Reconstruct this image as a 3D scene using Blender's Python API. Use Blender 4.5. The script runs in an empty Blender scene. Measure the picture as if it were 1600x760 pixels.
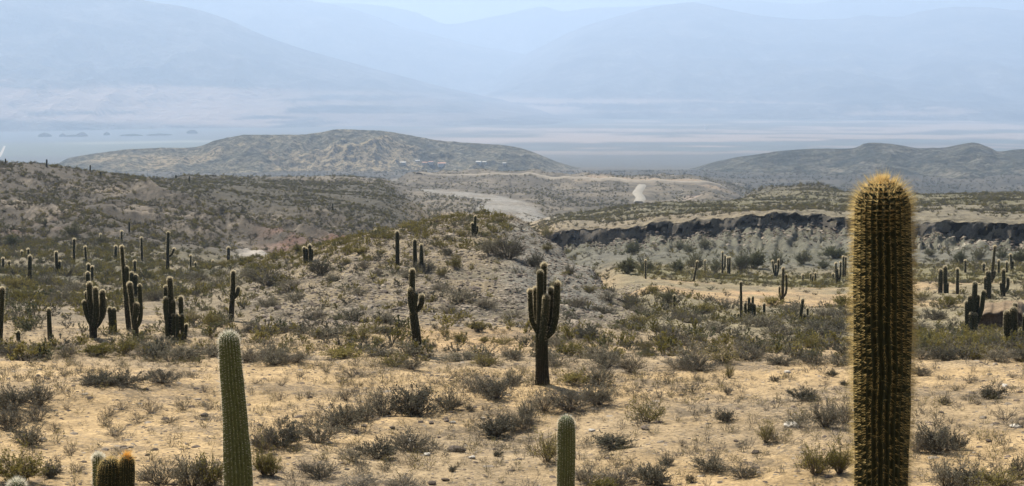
import bpy, math, random
import numpy as np
from mathutils import Vector

# ------------------------------------------------------------------ camera, sky, sun, exposure
F = 1716.0                      # focal length in photo pixels (photo 1600 x 760)
PITCH = math.atan(245.0 / F)    # eye level lies on photo row 135
SUN_AZ = -33.0                  # degrees from the viewing direction (+Y), negative = left
SUN_EL = 49.0
EXPOSURE = 0.94
SUN_STRENGTH = 5.0
SKY_STRENGTH = 0.052
HAZE_DENSITY = 0.92e-4
HAZE_COLOR = (0.59, 0.76, 1.0)

sc = bpy.context.scene
col = sc.collection
cam_d = bpy.data.cameras.new('camera')
cam_d.sensor_width = 36.0
cam_d.lens = 36.0 * F / 1600.0
cam_d.clip_start = 0.1
cam_d.clip_end = 120000.0
cam = bpy.data.objects.new('camera', cam_d)
cam.rotation_euler = (math.radians(90) - PITCH, 0, 0)
col.objects.link(cam)
sc.camera = cam

w = bpy.data.worlds.new('World'); sc.world = w; w.use_nodes = True
nt = w.node_tree; nt.nodes.clear()
sky = nt.nodes.new('ShaderNodeTexSky'); sky.sky_type = 'NISHITA'; sky.sun_disc = False
sky.sun_elevation = math.radians(SUN_EL); sky.sun_rotation = math.radians(SUN_AZ)
sky.altitude = 2500.0; sky.air_density = 1.0; sky.dust_density = 9.0; sky.ozone_density = 1.0
bg = nt.nodes.new('ShaderNodeBackground'); bg.inputs['Strength'].default_value = SKY_STRENGTH
wo = nt.nodes.new('ShaderNodeOutputWorld')
nt.links.new(sky.outputs[0], bg.inputs[0]); nt.links.new(bg.outputs[0], wo.inputs[0])

sun_d = bpy.data.lights.new('sun', 'SUN'); sun_d.energy = SUN_STRENGTH; sun_d.angle = math.radians(0.53)
sun_d.color = (1.0, 0.93, 0.82)
sun = bpy.data.objects.new('sun', sun_d); col.objects.link(sun)
_a, _e = math.radians(SUN_AZ), math.radians(SUN_EL)
to_sun = Vector((math.sin(_a) * math.cos(_e), math.cos(_a) * math.cos(_e), math.sin(_e)))
sun.rotation_euler = to_sun.to_track_quat('Z', 'Y').to_euler()

sc.view_settings.view_transform = 'Standard'; sc.view_settings.look = 'None'
sc.view_settings.exposure = EXPOSURE; sc.view_settings.gamma = 1.0
sc.render.engine = 'CYCLES'
sc.cycles.use_denoising = True
sc.cycles.max_bounces = 6; sc.cycles.diffuse_bounces = 2; sc.cycles.volume_bounces = 2
sc.cycles.transparent_max_bounces = 8; sc.cycles.caustics_reflective = False; sc.cycles.caustics_refractive = False

rng = np.random.default_rng(7)
random.seed(7)

# ------------------------------------------------------------------ helpers
def tag(o, label=None, cat=None, group=None, kind=None):
    if label: o['label'] = label
    if cat: o['category'] = cat
    if group: o['group'] = group
    if kind: o['kind'] = kind
    return o

def mesh_np(name, v, faces, mat=None, smooth=True):
    """faces: int array (M,3) or (M,4), or list of such arrays"""
    if not isinstance(faces, list): faces = [faces]
    me = bpy.data.meshes.new(name)
    v = np.asarray(v, np.float32)
    me.vertices.add(len(v)); me.vertices.foreach_set('co', v.ravel())
    idx = np.concatenate([f.ravel() for f in faces]).astype(np.int32)
    tot = np.concatenate([np.full(len(f), f.shape[1]) for f in faces]).astype(np.int32)
    start = np.concatenate([[0], np.cumsum(tot)[:-1]]).astype(np.int32)
    me.loops.add(len(idx)); me.loops.foreach_set('vertex_index', idx)
    me.polygons.add(len(tot)); me.polygons.foreach_set('loop_start', start)
    me.polygons.foreach_set('loop_total', tot)
    me.polygons.foreach_set('use_smooth', np.full(len(tot), smooth))
    me.update(calc_edges=True)
    if mat: me.materials.append(mat)
    return me

def link(name, data, parent=None, loc=None):
    o = bpy.data.objects.new(name, data); col.objects.link(o)
    if parent: o.parent = parent
    if loc is not None: o.location = loc
    return o

def _hash(ix, iy, s):
    n = (ix * 374761393 + iy * 668265263 + s * 974711) & 0x7fffffff
    n = ((n ^ (n >> 13)) * 1274126177) & 0x7fffffff
    n = n ^ (n >> 16)
    return (n & 0xffff) / 65535.0
def vnoise(x, y, s=0):
    x = np.asarray(x, float); y = np.asarray(y, float)
    ix = np.floor(x).astype(np.int64); iy = np.floor(y).astype(np.int64)
    fx = x - ix; fy = y - iy
    fx = fx * fx * fx * (fx * (fx * 6 - 15) + 10); fy = fy * fy * fy * (fy * (fy * 6 - 15) + 10)
    a = _hash(ix, iy, s); b = _hash(ix + 1, iy, s); c = _hash(ix, iy + 1, s); d = _hash(ix + 1, iy + 1, s)
    return (a + (b - a) * fx) * (1 - fy) + (c + (d - c) * fx) * fy
def fbm(x, y, s=0, o=4, g=0.5):
    t = 0; amp = 1; tot = 0
    for k in range(o):
        t = t + amp * (vnoise(x * 2 ** k + 17.3 * k, y * 2 ** k - 9.1 * k, s + k) - 0.5); tot += amp; amp *= g
    return t / tot * 2
def ridged(x, y, s=0, o=4, g=0.5):
    t = 0; amp = 1; tot = 0
    for k in range(o):
        n = 1 - np.abs(2 * vnoise(x * 2 ** k + 31.7 * k, y * 2 ** k + 5.3 * k, s + k) - 1)
        t = t + amp * n * n; tot += amp; amp *= g
    return t / tot
def sst(a, b, x):
    t = np.clip((np.asarray(x, float) - a) / (b - a), 0, 1); return t * t * (3 - 2 * t)
def band(a, b, s, x):
    return sst(a - s, a + s, x) * (1 - sst(b - s, b + s, x))

def pchip(x, y, xq):
    """monotone cubic along axis 0; y (n,m) or (n,)"""
    x = np.asarray(x, float); y = np.asarray(y, float); one = y.ndim == 1
    if one: y = y[:, None]
    h = np.diff(x)[:, None]; d = np.diff(y, axis=0) / h
    m = np.zeros_like(y)
    w1 = 2 * h[1:] + h[:-1]; w2 = h[1:] + 2 * h[:-1]
    same = d[:-1] * d[1:] > 0
    with np.errstate(divide='ignore', invalid='ignore'):
        hm = (w1 + w2) / (w1 / d[:-1] + w2 / d[1:])
    m[1:-1] = np.where(same, hm, 0); m[0] = d[0]; m[-1] = d[-1]
    xq = np.clip(np.asarray(xq, float), x[0], x[-1])
    i = np.clip(np.searchsorted(x, xq) - 1, 0, len(x) - 2)
    t = ((xq - x[i]) / (x[i + 1] - x[i]))[:, None]; hh = (x[i + 1] - x[i])[:, None]
    r = (2*t**3 - 3*t**2 + 1) * y[i] + (t**3 - 2*t**2 + t) * hh * m[i] + (-2*t**3 + 3*t**2) * y[i+1] + (t**3 - t**2) * hh * m[i+1]
    return r[:, 0] if one else r

CP, SP = math.cos(PITCH), math.sin(PITCH)
def px_dir(px, py):
    """world direction through a photo pixel"""
    u = (np.asarray(px, float) - 800) / F; v = (380 - np.asarray(py, float)) / F
    return u, CP + v * SP, -SP + v * CP
def az_slope(px, py):
    x, y, z = px_dir(px, py)
    return np.arctan2(x, y), z / np.hypot(x, y)
def az_of(px): return az_slope(px, 450)[0]
def project(x, y, z):
    depth = y * CP - z * SP; up = y * SP + z * CP
    return 800 + F * x / depth, 380 - F * up / depth

# ------------------------------------------------------------------ materials
def new_mat(name):
    m = bpy.data.materials.new(name); m.use_nodes = True
    nt = m.node_tree; nt.nodes.clear()
    return m, nt, nt.nodes, nt.links
def noise_node(n, l, vec, scale, detail=4, rough=0.55):
    t = n.new('ShaderNodeTexNoise'); t.inputs['Scale'].default_value = scale
    t.inputs['Detail'].default_value = detail; t.inputs['Roughness'].default_value = rough
    if vec: l.new(vec, t.inputs['Vector'])
    return t
def maprange(n, l, src, a, b, c, d):
    t = n.new('ShaderNodeMapRange'); t.inputs[1].default_value = a; t.inputs[2].default_value = b
    t.inputs[3].default_value = c; t.inputs[4].default_value = d
    l.new(src, t.inputs[0]); return t.outputs[0]
def mul_col(n, l, a, fac):
    """colour a times scalar fac"""
    v = n.new('ShaderNodeVectorMath'); v.operation = 'SCALE'
    l.new(a, v.inputs[0]); l.new(fac, v.inputs['Scale']); return v.outputs[0]
def mix_col(n, l, fac, a, b):
    m = n.new('ShaderNodeMix'); m.data_type = 'RGBA'
    if isinstance(fac, float): m.inputs[0].default_value = fac
    else: l.new(fac, m.inputs[0])
    for s, i in ((a, 6), (b, 7)):
        if isinstance(s, tuple): m.inputs[i].default_value = s + (1,)
        else: l.new(s, m.inputs[i])
    return m.outputs[2]

def ground_mat():
    m, nt, n, l = new_mat('ground_soil')
    out = n.new('ShaderNodeOutputMaterial'); b = n.new('ShaderNodeBsdfPrincipled')
    b.inputs['Roughness'].default_value = 0.95; b.inputs['Specular IOR Level'].default_value = 0.15
    at = n.new('ShaderNodeAttribute'); at.attribute_name = 'soil'
    co = n.new('ShaderNodeNewGeometry').outputs['Position']
    c = at.outputs['Color']
    big = noise_node(n, l, co, 0.13, 5)
    c = mul_col(n, l, c, maprange(n, l, big.outputs[0], .3, .7, .86, 1.14))
    med = noise_node(n, l, co, 1.1, 6, .65)
    c = mul_col(n, l, c, maprange(n, l, med.outputs[0], .3, .7, .66, 1.28))
    fine = noise_node(n, l, co, 9.0, 5, .7)
    c = mul_col(n, l, c, maprange(n, l, fine.outputs[0], .3, .72, .5, 1.4))
    # small stones
    vo = n.new('ShaderNodeTexVoronoi'); vo.inputs['Scale'].default_value = 5.0; l.new(co, vo.inputs['Vector'])
    peb = maprange(n, l, vo.outputs['Distance'], .12, .2, 1, 0)
    sel = maprange(n, l, vo.outputs['Color'], .58, .62, 0, 1)
    ml = n.new('ShaderNodeMath'); ml.operation = 'MULTIPLY'; l.new(peb, ml.inputs[0]); l.new(sel, ml.inputs[1])
    fac = n.new('ShaderNodeMath'); fac.operation = 'MULTIPLY'; fac.inputs[1].default_value = .8; l.new(ml.outputs[0], fac.inputs[0])
    hs = n.new('ShaderNodeHueSaturation'); hs.inputs['Saturation'].default_value = .5; hs.inputs['Value'].default_value = .38
    l.new(c, hs.inputs['Color'])
    c = mix_col(n, l, fac.outputs[0], c, hs.outputs[0])
    # patches of plant litter and coarse gravel on the soil
    la = noise_node(n, l, co, .28, 4, .6); lb = noise_node(n, l, co, 3.4, 6, .8)
    lm = n.new('ShaderNodeMath'); lm.operation = 'MULTIPLY_ADD'; lm.inputs[1].default_value = .9
    l.new(la.outputs[0], lm.inputs[0]); l.new(lb.outputs[0], lm.inputs[2])
    hl = n.new('ShaderNodeHueSaturation'); hl.inputs['Saturation'].default_value = .75; hl.inputs['Value'].default_value = .42; l.new(c, hl.inputs['Color'])
    c = mix_col(n, l, maprange(n, l, lm.outputs[0], .93, 1.08, 0, .75), c, hl.outputs[0])
    # litter: thin dry plants too small to pick apart, denser far away
    spk = n.new('ShaderNodeAttribute'); spk.attribute_name = 'scrub'
    n2 = noise_node(n, l, co, 0.55, 4, .75)
    th = n.new('ShaderNodeMath'); th.operation = 'ADD'; l.new(n2.outputs[0], th.inputs[0]); l.new(spk.outputs['Fac'], th.inputs[1])
    f2 = maprange(n, l, th.outputs[0], .93, 1.03, 0, .8)
    c = mix_col(n, l, f2, c, (.115, .105, .065))
    l.new(c, b.inputs['Base Color'])
    bp = n.new('ShaderNodeBump'); bp.inputs['Strength'].default_value = .9; bp.inputs['Distance'].default_value = .12
    ad = n.new('ShaderNodeMath'); ad.operation = 'MULTIPLY_ADD'; ad.inputs[1].default_value = .5
    l.new(fine.outputs[0], ad.inputs[0]); l.new(med.outputs[0], ad.inputs[2])
    ad2 = n.new('ShaderNodeMath'); ad2.operation = 'MULTIPLY_ADD'; ad2.inputs[1].default_value = .25
    l.new(ml.outputs[0], ad2.inputs[0]); l.new(ad.outputs[0], ad2.inputs[2])
    l.new(ad2.outputs[0], bp.inputs['Height']); l.new(bp.outputs[0], b.inputs['Normal'])
    l.new(b.outputs[0], out.inputs[0]); return m

def far_mat(name, c1, c2, scale, stretch=(1, 1, 1), c3=None):
    m, nt, n, l = new_mat(name)
    out = n.new('ShaderNodeOutputMaterial'); b = n.new('ShaderNodeBsdfPrincipled'); b.inputs['Roughness'].default_value = 1
    b.inputs['Specular IOR Level'].default_value = 0.05
    co = n.new('ShaderNodeNewGeometry').outputs['Position']
    mp = n.new('ShaderNodeMapping'); mp.inputs['Scale'].default_value = stretch; l.new(co, mp.inputs[0])
    t = noise_node(n, l, mp.outputs[0], scale, 6, .65)
    c = mix_col(n, l, maprange(n, l, t.outputs[0], .38, .62, 0, 1), c1, c2)
    t2 = noise_node(n, l, co, scale * 9, 5, .7)
    c = mul_col(n, l, c, maprange(n, l, t2.outputs[0], .3, .7, .6, 1.35))
    t3 = noise_node(n, l, co, scale * 3.2, 6, .75)
    c = mul_col(n, l, c, maprange(n, l, t3.outputs[0], .38, .62, .55, 1.4))
    bp = n.new('ShaderNodeBump'); bp.inputs['Strength'].default_value = 1.0; bp.inputs['Distance'].default_value = .16 / scale
    l.new(t3.outputs[0], bp.inputs['Height']); l.new(bp.outputs[0], b.inputs['Normal'])
    at = n.new('ShaderNodeAttribute'); at.attribute_name = 'pale'
    if c3 and scale > .005:
        c = mix_col(n, l, at.outputs['Fac'], c, c3)
        t4 = noise_node(n, l, co, scale * 7, 4, .7)
        c = mix_col(n, l, maprange(n, l, t4.outputs[0], .47, .56, 0, .8), c, (.035, .04, .03))
    elif c3: c = mix_col(n, l, at.outputs['Fac'], c, c3)
    l.new(c, b.inputs['Base Color']); l.new(b.outputs[0], out.inputs[0]); return m

def leaf_mat(name, c1, c2, trans=.35):
    m, nt, n, l = new_mat(name)
    out = n.new('ShaderNodeOutputMaterial')
    oi = n.new('ShaderNodeObjectInfo'); ge = n.new('ShaderNodeNewGeometry')
    co = n.new('ShaderNodeTexCoord').outputs['Object']
    t = noise_node(n, l, co, 6, 3)
    ad = n.new('ShaderNodeMath'); ad.operation = 'MULTIPLY_ADD'; ad.inputs[1].default_value = .6; ad.inputs[2].default_value = -.3
    l.new(oi.outputs['Random'], ad.inputs[0])
    a2 = n.new('ShaderNodeMath'); a2.operation = 'ADD'; l.new(ad.outputs[0], a2.inputs[0]); l.new(t.outputs[0], a2.inputs[1])
    c = mix_col(n, l, maprange(n, l, a2.outputs[0], .3, .7, 0, 1), c1, c2)
    c = mul_col(n, l, c, maprange(n, l, ge.outputs['Random Per Island'], 0, 1, .65, 1.35))
    d = n.new('ShaderNodeBsdfDiffuse'); tr = n.new('ShaderNodeBsdfTranslucent'); mx = n.new('ShaderNodeMixShader')
    mx.inputs[0].default_value = trans
    l.new(c, d.inputs[0]); l.new(c, tr.inputs[0]); l.new(d.outputs[0], mx.inputs[1]); l.new(tr.outputs[0], mx.inputs[2])
    l.new(mx.outputs[0], out.inputs[0]); return m

def plain_mat(name, c, rough=.9, var=.25, scale=8.):
    m, nt, n, l = new_mat(name)
    out = n.new('ShaderNodeOutputMaterial'); b = n.new('ShaderNodeBsdfPrincipled'); b.inputs['Roughness'].default_value = rough
    b.inputs['Specular IOR Level'].default_value = .2
    co = n.new('ShaderNodeTexCoord').outputs['Object']; oi = n.new('ShaderNodeObjectInfo')
    t = noise_node(n, l, co, scale, 5, .65)
    rgb = n.new('ShaderNodeRGB'); rgb.outputs[0].default_value = c + (1,)
    cc = mul_col(n, l, rgb.outputs[0], maprange(n, l, t.outputs[0], .3, .7, 1 - var, 1 + var))
    cc = mul_col(n, l, cc, maprange(n, l, oi.outputs['Random'], 0, 1, 1 - var, 1 + var))
    l.new(cc, b.inputs['Base Color'])
    bp = n.new('ShaderNodeBump'); bp.inputs['Strength'].default_value = .5; bp.inputs['Distance'].default_value = .02
    l.new(t.outputs[0], bp.inputs['Height']); l.new(bp.outputs[0], b.inputs['Normal'])
    l.new(b.outputs[0], out.inputs[0]); return m

def cactus_mat(name, green, bark):
    m, nt, n, l = new_mat(name)
    out = n.new('ShaderNodeOutputMaterial'); b = n.new('ShaderNodeBsdfPrincipled'); b.inputs['Roughness'].default_value = .65
    b.inputs['Specular IOR Level'].default_value = .25
    co = n.new('ShaderNodeNewGeometry').outputs['Position']
    at = n.new('ShaderNodeAttribute'); at.attribute_name = 'age'
    t = noise_node(n, l, co, 5, 5, .7); t2 = noise_node(n, l, co, 40, 3, .6)
    ad = n.new('ShaderNodeMath'); ad.operation = 'MULTIPLY_ADD'; ad.inputs[1].default_value = .8
    l.new(t.outputs[0], ad.inputs[0]); l.new(at.outputs['Fac'], ad.inputs[2])
    c = mix_col(n, l, maprange(n, l, ad.outputs[0], .75, 1.15, 0, 1), green, bark)
    c = mul_col(n, l, c, maprange(n, l, t2.outputs[0], .3, .7, .6, 1.4))
    l.new(c, b.inputs['Base Color']); l.new(b.outputs[0], out.inputs[0]); return m

def spine_mat(name, c1, c2, trans=.5):
    m, nt, n, l = new_mat(name)
    out = n.new('ShaderNodeOutputMaterial'); ge = n.new('ShaderNodeNewGeometry')
    c = mix_col(n, l, ge.outputs['Random Per Island'], c1, c2)
    d = n.new('ShaderNodeBsdfDiffuse'); tr = n.new('ShaderNodeBsdfTranslucent'); mx = n.new('ShaderNodeMixShader'); mx.inputs[0].default_value = trans
    l.new(c, d.inputs[0]); l.new(c, tr.inputs[0]); l.new(d.outputs[0], mx.inputs[1]); l.new(tr.outputs[0], mx.inputs[2])
    l.new(mx.outputs[0], out.inputs[0]); return m

M = {}
M['ground'] = ground_mat()
M['hill'] = far_mat('hill_scrub', (.085, .085, .065), (.22, .19, .125), .012, c3=(.34, .27, .165))
M['hill2'] = far_mat('hill_clay', (.05, .055, .048), (.13, .12, .09), .010, c3=(.19, .17, .13))
M['mount'] = far_mat('mountain_rock', (.02, .025, .03), (.12, .11, .10), .0012, c3=(.30, .225, .18))  # strong dark-to-light contrast paints in the shading of faint ravines
M['leaf_grey'] = leaf_mat('grey_leaf', (.16, .148, .105), (.26, .235, .165), .35)
M['leaf_dark'] = leaf_mat('dark_leaf', (.10, .098, .072), (.165, .152, .112), .3)
M['leaf_olive'] = leaf_mat('olive_leaf', (.17, .15, .045), (.28, .235, .08), .4)
M['leaf_bush'] = leaf_mat('green_leaf', (.105, .112, .06), (.17, .165, .09), .4)
M['twig'] = plain_mat('dry_twig', (.16, .135, .105), .9, .3)
M['stone'] = plain_mat('field_stone', (.235, .195, .145), .9, .35, 5)
M['stone_dark'] = plain_mat('dark_stone', (.11, .085, .065), .9, .35, 5)
M['stone_pale'] = plain_mat('pale_stone', (.45, .41, .34), .9, .2, 5)
M['road'] = plain_mat('dirt_road', (.29, .25, .19), .95, .2, .1)
M['track'] = plain_mat('gravel_track', (.24, .22, .18), .95, .15, .1)
M['cactus'] = cactus_mat('cactus_skin', (.026, .030, .013), (.032, .026, .018))
M['cactus_soft'] = cactus_mat('cactus_skin_downy', (.10, .115, .045), (.09, .08, .045))
M['spine'] = spine_mat('spine_straw', (.50, .42, .26), (.84, .75, .54), .75)
M['spine_gold'] = spine_mat('spine_gold', (.62, .40, .13), (.85, .66, .32), .65)
M['spine_brown'] = spine_mat('spine_brown', (.22, .165, .065), (.74, .58, .26), .8)
M['spine_white'] = spine_mat('spine_white', (.70, .66, .52), (.90, .86, .72), .5)
M['flower'] = spine_mat('orange_wool', (.72, .33, .05), (.90, .55, .13), .5)
M['white'] = plain_mat('whitewash', (.52, .50, .46), .8, .05, 1)
M['roof'] = plain_mat('clay_roof', (.40, .22, .15), .8, .15, 1)
M['bank'] = plain_mat('earth_bank_soil', (.20, .155, .11), .95, .3, 1.2)
M['glass'] = plain_mat('dark_window', (.03, .035, .04), .2, .1, 1)
M['door'] = plain_mat('wood_door', (.16, .10, .06), .7, .15, 2)

# ------------------------------------------------------------------ terrain heights
# per column: (distance m, photo row) fixes a height; (distance, None, z) gives the height itself
NEAR = [(2, None, -1.95), (4, None, -2.75), (7, None, -3.9), (12, None, -5.75), (17, None, -7.15), (22, 764), (28, 681), (36, 606), (45, 563)]
FAR = [(2000, None, -170), (2700, 267), (3500, None, -255), (5000, None, -318), (8000, None, -358), (11000, None, -366), (14000, None, -362), (20000, None, -300), (27000, None, -250)]
CLB, CLT = 348.4, 350.0     # foot and brink of the river cliff in the warped distance
COLS = {
 -700: [(60,528),(80,492),(110,462),(150,432),(200,404),(240,384),(300,335),(380,275),(450,215),(520,None,-15),(900,None,-50)],
 0: [(60,528),(80,490),(110,457),(150,426),(200,400),(240,384),(300,343),(380,293),(450,256),(500,None,-34),(700,None,-70),(1300,None,-130)],
 100: [(60,528),(80,490),(110,457),(150,427),(200,401),(240,385),(300,345),(380,297),(450,264),(500,None,-36),(700,None,-72),(1300,None,-130)],
 200: [(60,528),(80,490),(110,457),(150,427),(200,402),(240,387),(300,348),(370,309),(430,285),(520,273),(700,None,-70),(1300,None,-130)],
 300: [(60,526),(80,488),(105,459),(130,438),(150,424),(165,413),(200,None,-33),(240,388),(310,352),(380,318),(430,301),(560,285),(800,276.5),(1300,None,-130)],
 400: [(60,524),(75,490),(90,464),(105,443),(120,425),(140,405),(160,None,-27),(200,None,-35),(250,391),(275,386),(330,358),(400,324),(460,303),(650,286),(900,277.5),(1300,None,-130)],
 500: [(60,519),(75,482),(90,447),(105,418),(118,396),(128,383),(145,None,-25),(200,None,-37),(265,None,-42.5),(330,365),(400,334),(470,312),(540,300),(700,289),(950,278.5),(1300,None,-125)],
 600: [(55,536),(65,506),(78,466),(95,416),(112,380),(128,361),(145,None,-24),(200,None,-38),(290,None,-48),(370,362),(440,334),(520,312),(620,299),(800,290),(1000,284),(1300,None,-123)],
 650: [(56,532),(67,500),(80,459),(96,414),(112,375),(130,350),(148,None,-24),(220,None,-42),(330,None,-54),(440,352),(500,332),(560,320),(620,None,-76),(800,None,-86),(1000,304),(1150,294),(1350,281),(1500,270)],
 700: [(58,527),(70,492),(82,455),(97,412),(112,376),(126,347),(138,339),(158,None,-25),(220,None,-43),(330,None,-57),(500,None,-75),(620,342),(800,322),(1000,305),(1150,296),(1350,282.5),(1500,270.5)],
 760: [(58,527),(70,492),(82,455),(97,412),(112,376),(127,346),(140,336),(160,None,-26),(220,None,-44),(330,None,-58),(500,None,-74),(620,344),(800,324),(1000,306),(1150,297),(1350,283),(1500,271)],
 820: [(58,527),(70,494),(82,460),(97,421),(112,386),(126,359),(138,346),(156,None,-27),(220,None,-44),(330,None,-56),(460,None,-66),(620,344),(800,325),(1000,307),(1150,298),(1350,284),(1480,272)],
 870: [(58,528),(70,498),(82,469),(97,436),(110,408),(124,383),(140,None,-25),(165,None,-34),(220,None,-43),(300,None,-50),(CLB,392),(CLT,366),(420,349),(500,344),(600,338),(700,None,-88),(900,316),(1150,299),(1350,285),(1450,274)],
 920: [(58,529),(70,503),(84,476),(98,446),(110,421),(126,None,-25),(160,None,-31),(220,None,-40),(300,394),(CLB,386),(CLT,362),(420,346),(500,338),(580,332),(680,None,-82),(900,319),(1150,298),(1350,283),(1430,275)],
 970: [(58,531),(70,509),(85,485),(98,462),(112,None,-22.6),(135,None,-26),(165,434),(210,419),(260,406),(310,394),(CLB,384),(CLT,357),(420,342),(500,330),(580,324),(680,None,-80),(950,319),(1200,293),(1350,281),(1420,276)],
 1020: [(58,532),(75,509),(90,490),(108,469),(130,452),(165,435),(210,418),(260,404),(310,391),(CLB,378),(CLT,352),(420,338),(500,327),(580,320),(680,None,-79),(1000,317),(1250,290),(1380,279)],
 1100: [(60,534),(80,508),(105,482),(135,459),(170,440),(210,424),(260,406),(310,389),(CLB,367),(CLT,347),(420,334),(500,325),(600,317.5),(700,None,-80),(1000,311),(1200,297),(1330,286.5)],
 1200: [(60,537),(80,513),(105,487),(135,467),(170,446),(200,433),(250,416),(300,395),(CLB,360),(CLT,340),(420,327),(520,317),(620,307),(760,293),(850,None,-88),(1200,None,-125)],
 1270: [(60,538),(80,515),(105,491),(135,468),(170,447),(200,434),(250,417),(300,396),(CLB,363),(CLT,342),(420,328),(520,317),(620,304),(740,291),(850,None,-86),(1200,None,-125)],
 1330: [(60,540),(82,518),(105,492),(135,465),(170,444),(200,430),(250,412),(300,394),(CLB,369),(CLT,344),(420,329),(520,317),(620,308),(700,303),(900,None,-100),(1300,None,-130)],
 1440: [(60,542),(84,523),(105,493),(132,463),(160,442),(200,424),(250,406),(295,391),(320,385),(CLB,377),(CLT,344),(420,329),(520,315),(600,308),(680,304),(900,None,-100),(1300,None,-135)],
 1520: [(60,542),(84,523),(105,491),(132,462),(160,441),(200,423),(250,405),(295,391),(320,386),(CLB,380),(CLT,347),(420,329),(520,314),(600,307),(680,303),(900,None,-100),(1300,None,-135)],
 1600: [(60,541),(84,522),(105,491),(132,462),(160,441),(200,423),(250,405),(295,391),(320,387),(CLB,383),(CLT,349),(420,328),(520,313),(600,306),(680,301),(900,None,-100),(1300,None,-135)],
 2300: [(60,535),(84,510),(105,485),(132,460),(160,441),(200,423),(250,405),(295,392),(320,388),(CLB,383),(CLT,349),(420,327),(520,310),(600,300),(680,290),(900,None,-90),(1300,None,-135)],
}
RC = {-700: 350, 700: 372, 870: 368, 920: 364, 1000: 358, 1100: 351, 1200: 345, 1300: 341, 1440: 324, 1600: 319, 2300: 312}
_rcx = np.array([az_of(p) for p in RC]); _rcv = np.array(list(RC.values()), float)
def rc_of(az):
    r = pchip(_rcx, _rcv, az)
    a = np.degrees(az)
    return r + 11.0 * fbm(a * .35, a * 0 + 3, 41, 7, .55)
_rct = np.radians(np.linspace(-180, 180, 24001)); _rcy = rc_of(_rct)
def rc_of(az): return np.interp(az, _rct, _rcy)
def warp_w(rp): return sst(170, 300, rp) * (1 - sst(420, 800, rp))
def warp(rp, az):
    return rp * (1 + (rc_of(az) / 350 - 1) * warp_w(rp))
_caz = np.array([az_of(p) for p in COLS])
ROWS = np.concatenate([np.geomspace(1.2, 20, 36, endpoint=False), np.geomspace(20, 150, 240, endpoint=False),
    np.geomspace(150, 325, 76, endpoint=False), np.arange(325, 347.5, .6), np.arange(347.5, 351.5, .2), np.arange(351.5, 372, .6), np.geomspace(372, 700, 80, endpoint=False),
    np.geomspace(700, 2000, 100, endpoint=False), np.geomspace(2000, 27000, 95)])
_in = np.radians(np.arange(-33, 33.001, .092))
_outp = np.radians(np.array([34, 36, 38, 41, 45, 50, 56, 63, 71, 80, 90, 102, 115, 130, 145, 160, 172]))
AZ = np.concatenate([-_outp[::-1], _in, _outp])
tab = []
for p, pts in COLS.items():
    az0 = az_of(p); k = pchip(_rcx, _rcv, np.array([az0]))[0]
    rr, zz = [], []
    for t in NEAR + pts + FAR:
        r = t[0]; ra = r * (1 + (k / 350 - 1) * float(warp_w(r)))
        rr.append(math.log(r)); zz.append(t[2] if t[1] is None else ra * float(az_slope(p, t[1])[1]))
    tab.append(pchip(np.array(rr), np.array(zz), np.log(ROWS)))
Z = pchip(_caz, np.array(tab), np.clip(AZ, _caz[0], _caz[-1])).T        # rows x cols
RP, AA = np.meshgrid(ROWS, AZ, indexing='ij')
RR = np.stack([warp(ROWS, np.full(len(ROWS), a)) for a in AZ], 1)
RR = RR + band(348.2, 350.4, .15, RP) * 2.4 * fbm(np.degrees(AA) * 1.3, RP * .9, 97, 6, .68)
X = RR * np.sin(AA); Y = RR * np.cos(AA)
PXc = 800 + F * np.tan(np.clip(AA, -1.2, 1.2)) * 0.985       # photo column of each vertex, roughly
# behind the camera the slope goes on uphill
back = sst(math.radians(60), math.radians(110), np.abs(AA))
Z = Z * (1 - back) + back * (-1.8 + 14 * sst(4, 120, RR) - 60 * sst(150, 2000, RR) - 200 * sst(1500, 6000, RR))
# relief
def g(a, b, s, x): return band(a, b, s, x)
knoll_m = g(395, 985, 45, PXc) * g(66, 150, 9, RR)
hill_m = (1 - sst(610, 690, PXc)) * sst(225, 265, RR) * (1 - sst(700, 900, RR))
talus_m = sst(840, 890, PXc) * sst(205, 260, RP) * (1 - sst(347.8, 348.4, RP))
plat_m = sst(830, 900, PXc) * sst(349, 352, RP) * (1 - sst(800, 900, RR))
Z += .30 * fbm(X / 7, Y / 7, 3, 4) * sst(14, 26, RR) * (1 - .5 * sst(60, 90, RR))
Z += .10 * fbm(X / 1.5, Y / 1.5, 9, 3) * sst(10, 20, RR)
Z += .9 * fbm(X / 18, Y / 18, 13, 4) * sst(60, 120, RR) * (1 - .6 * knoll_m)
Z += knoll_m * .55 * fbm(X / 2.2, Y / 2.2, 19, 5, .6)
gx, gy = X * .8 + Y * .6, -X * .6 + Y * .8
face = (1 - sst(480, 640, PXc)) * sst(240, 280, RR) * (1 - sst(400, 470, RR))
Z += face * (10.0 * (ridged(gx / 55, gy / 120, 23, 4) - .45) + 3.2 * (ridged(gx / 14, gy / 36, 28, 4) - .4)) + hill_m * 1.1 * (ridged(X / 6, Y / 9, 83, 3) - .4)
Z += hill_m * 1.6 * fbm(X / 24, Y / 24, 29, 4)
rib = ridged(np.degrees(AA) * 2.6 + fbm(RR / 9, AA * 40, 33, 2) * .5, RR / 70, 31, 3)
Z += talus_m * sst(270, 335, RP) * 3.4 * (rib - .45) + talus_m * .7 * fbm(X / 9, Y / 9, 36, 4)
dg = np.degrees(AA); dg = dg + .8 * fbm(dg * .6, dg * 0 + 2, 95, 4, .6)
cone = sst(-.15, .35, fbm(dg * .45, dg * 0 + 5, 63, 5, .6)) * (.4 + .6 * vnoise(dg * 1.7, dg * 0, 66))
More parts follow.
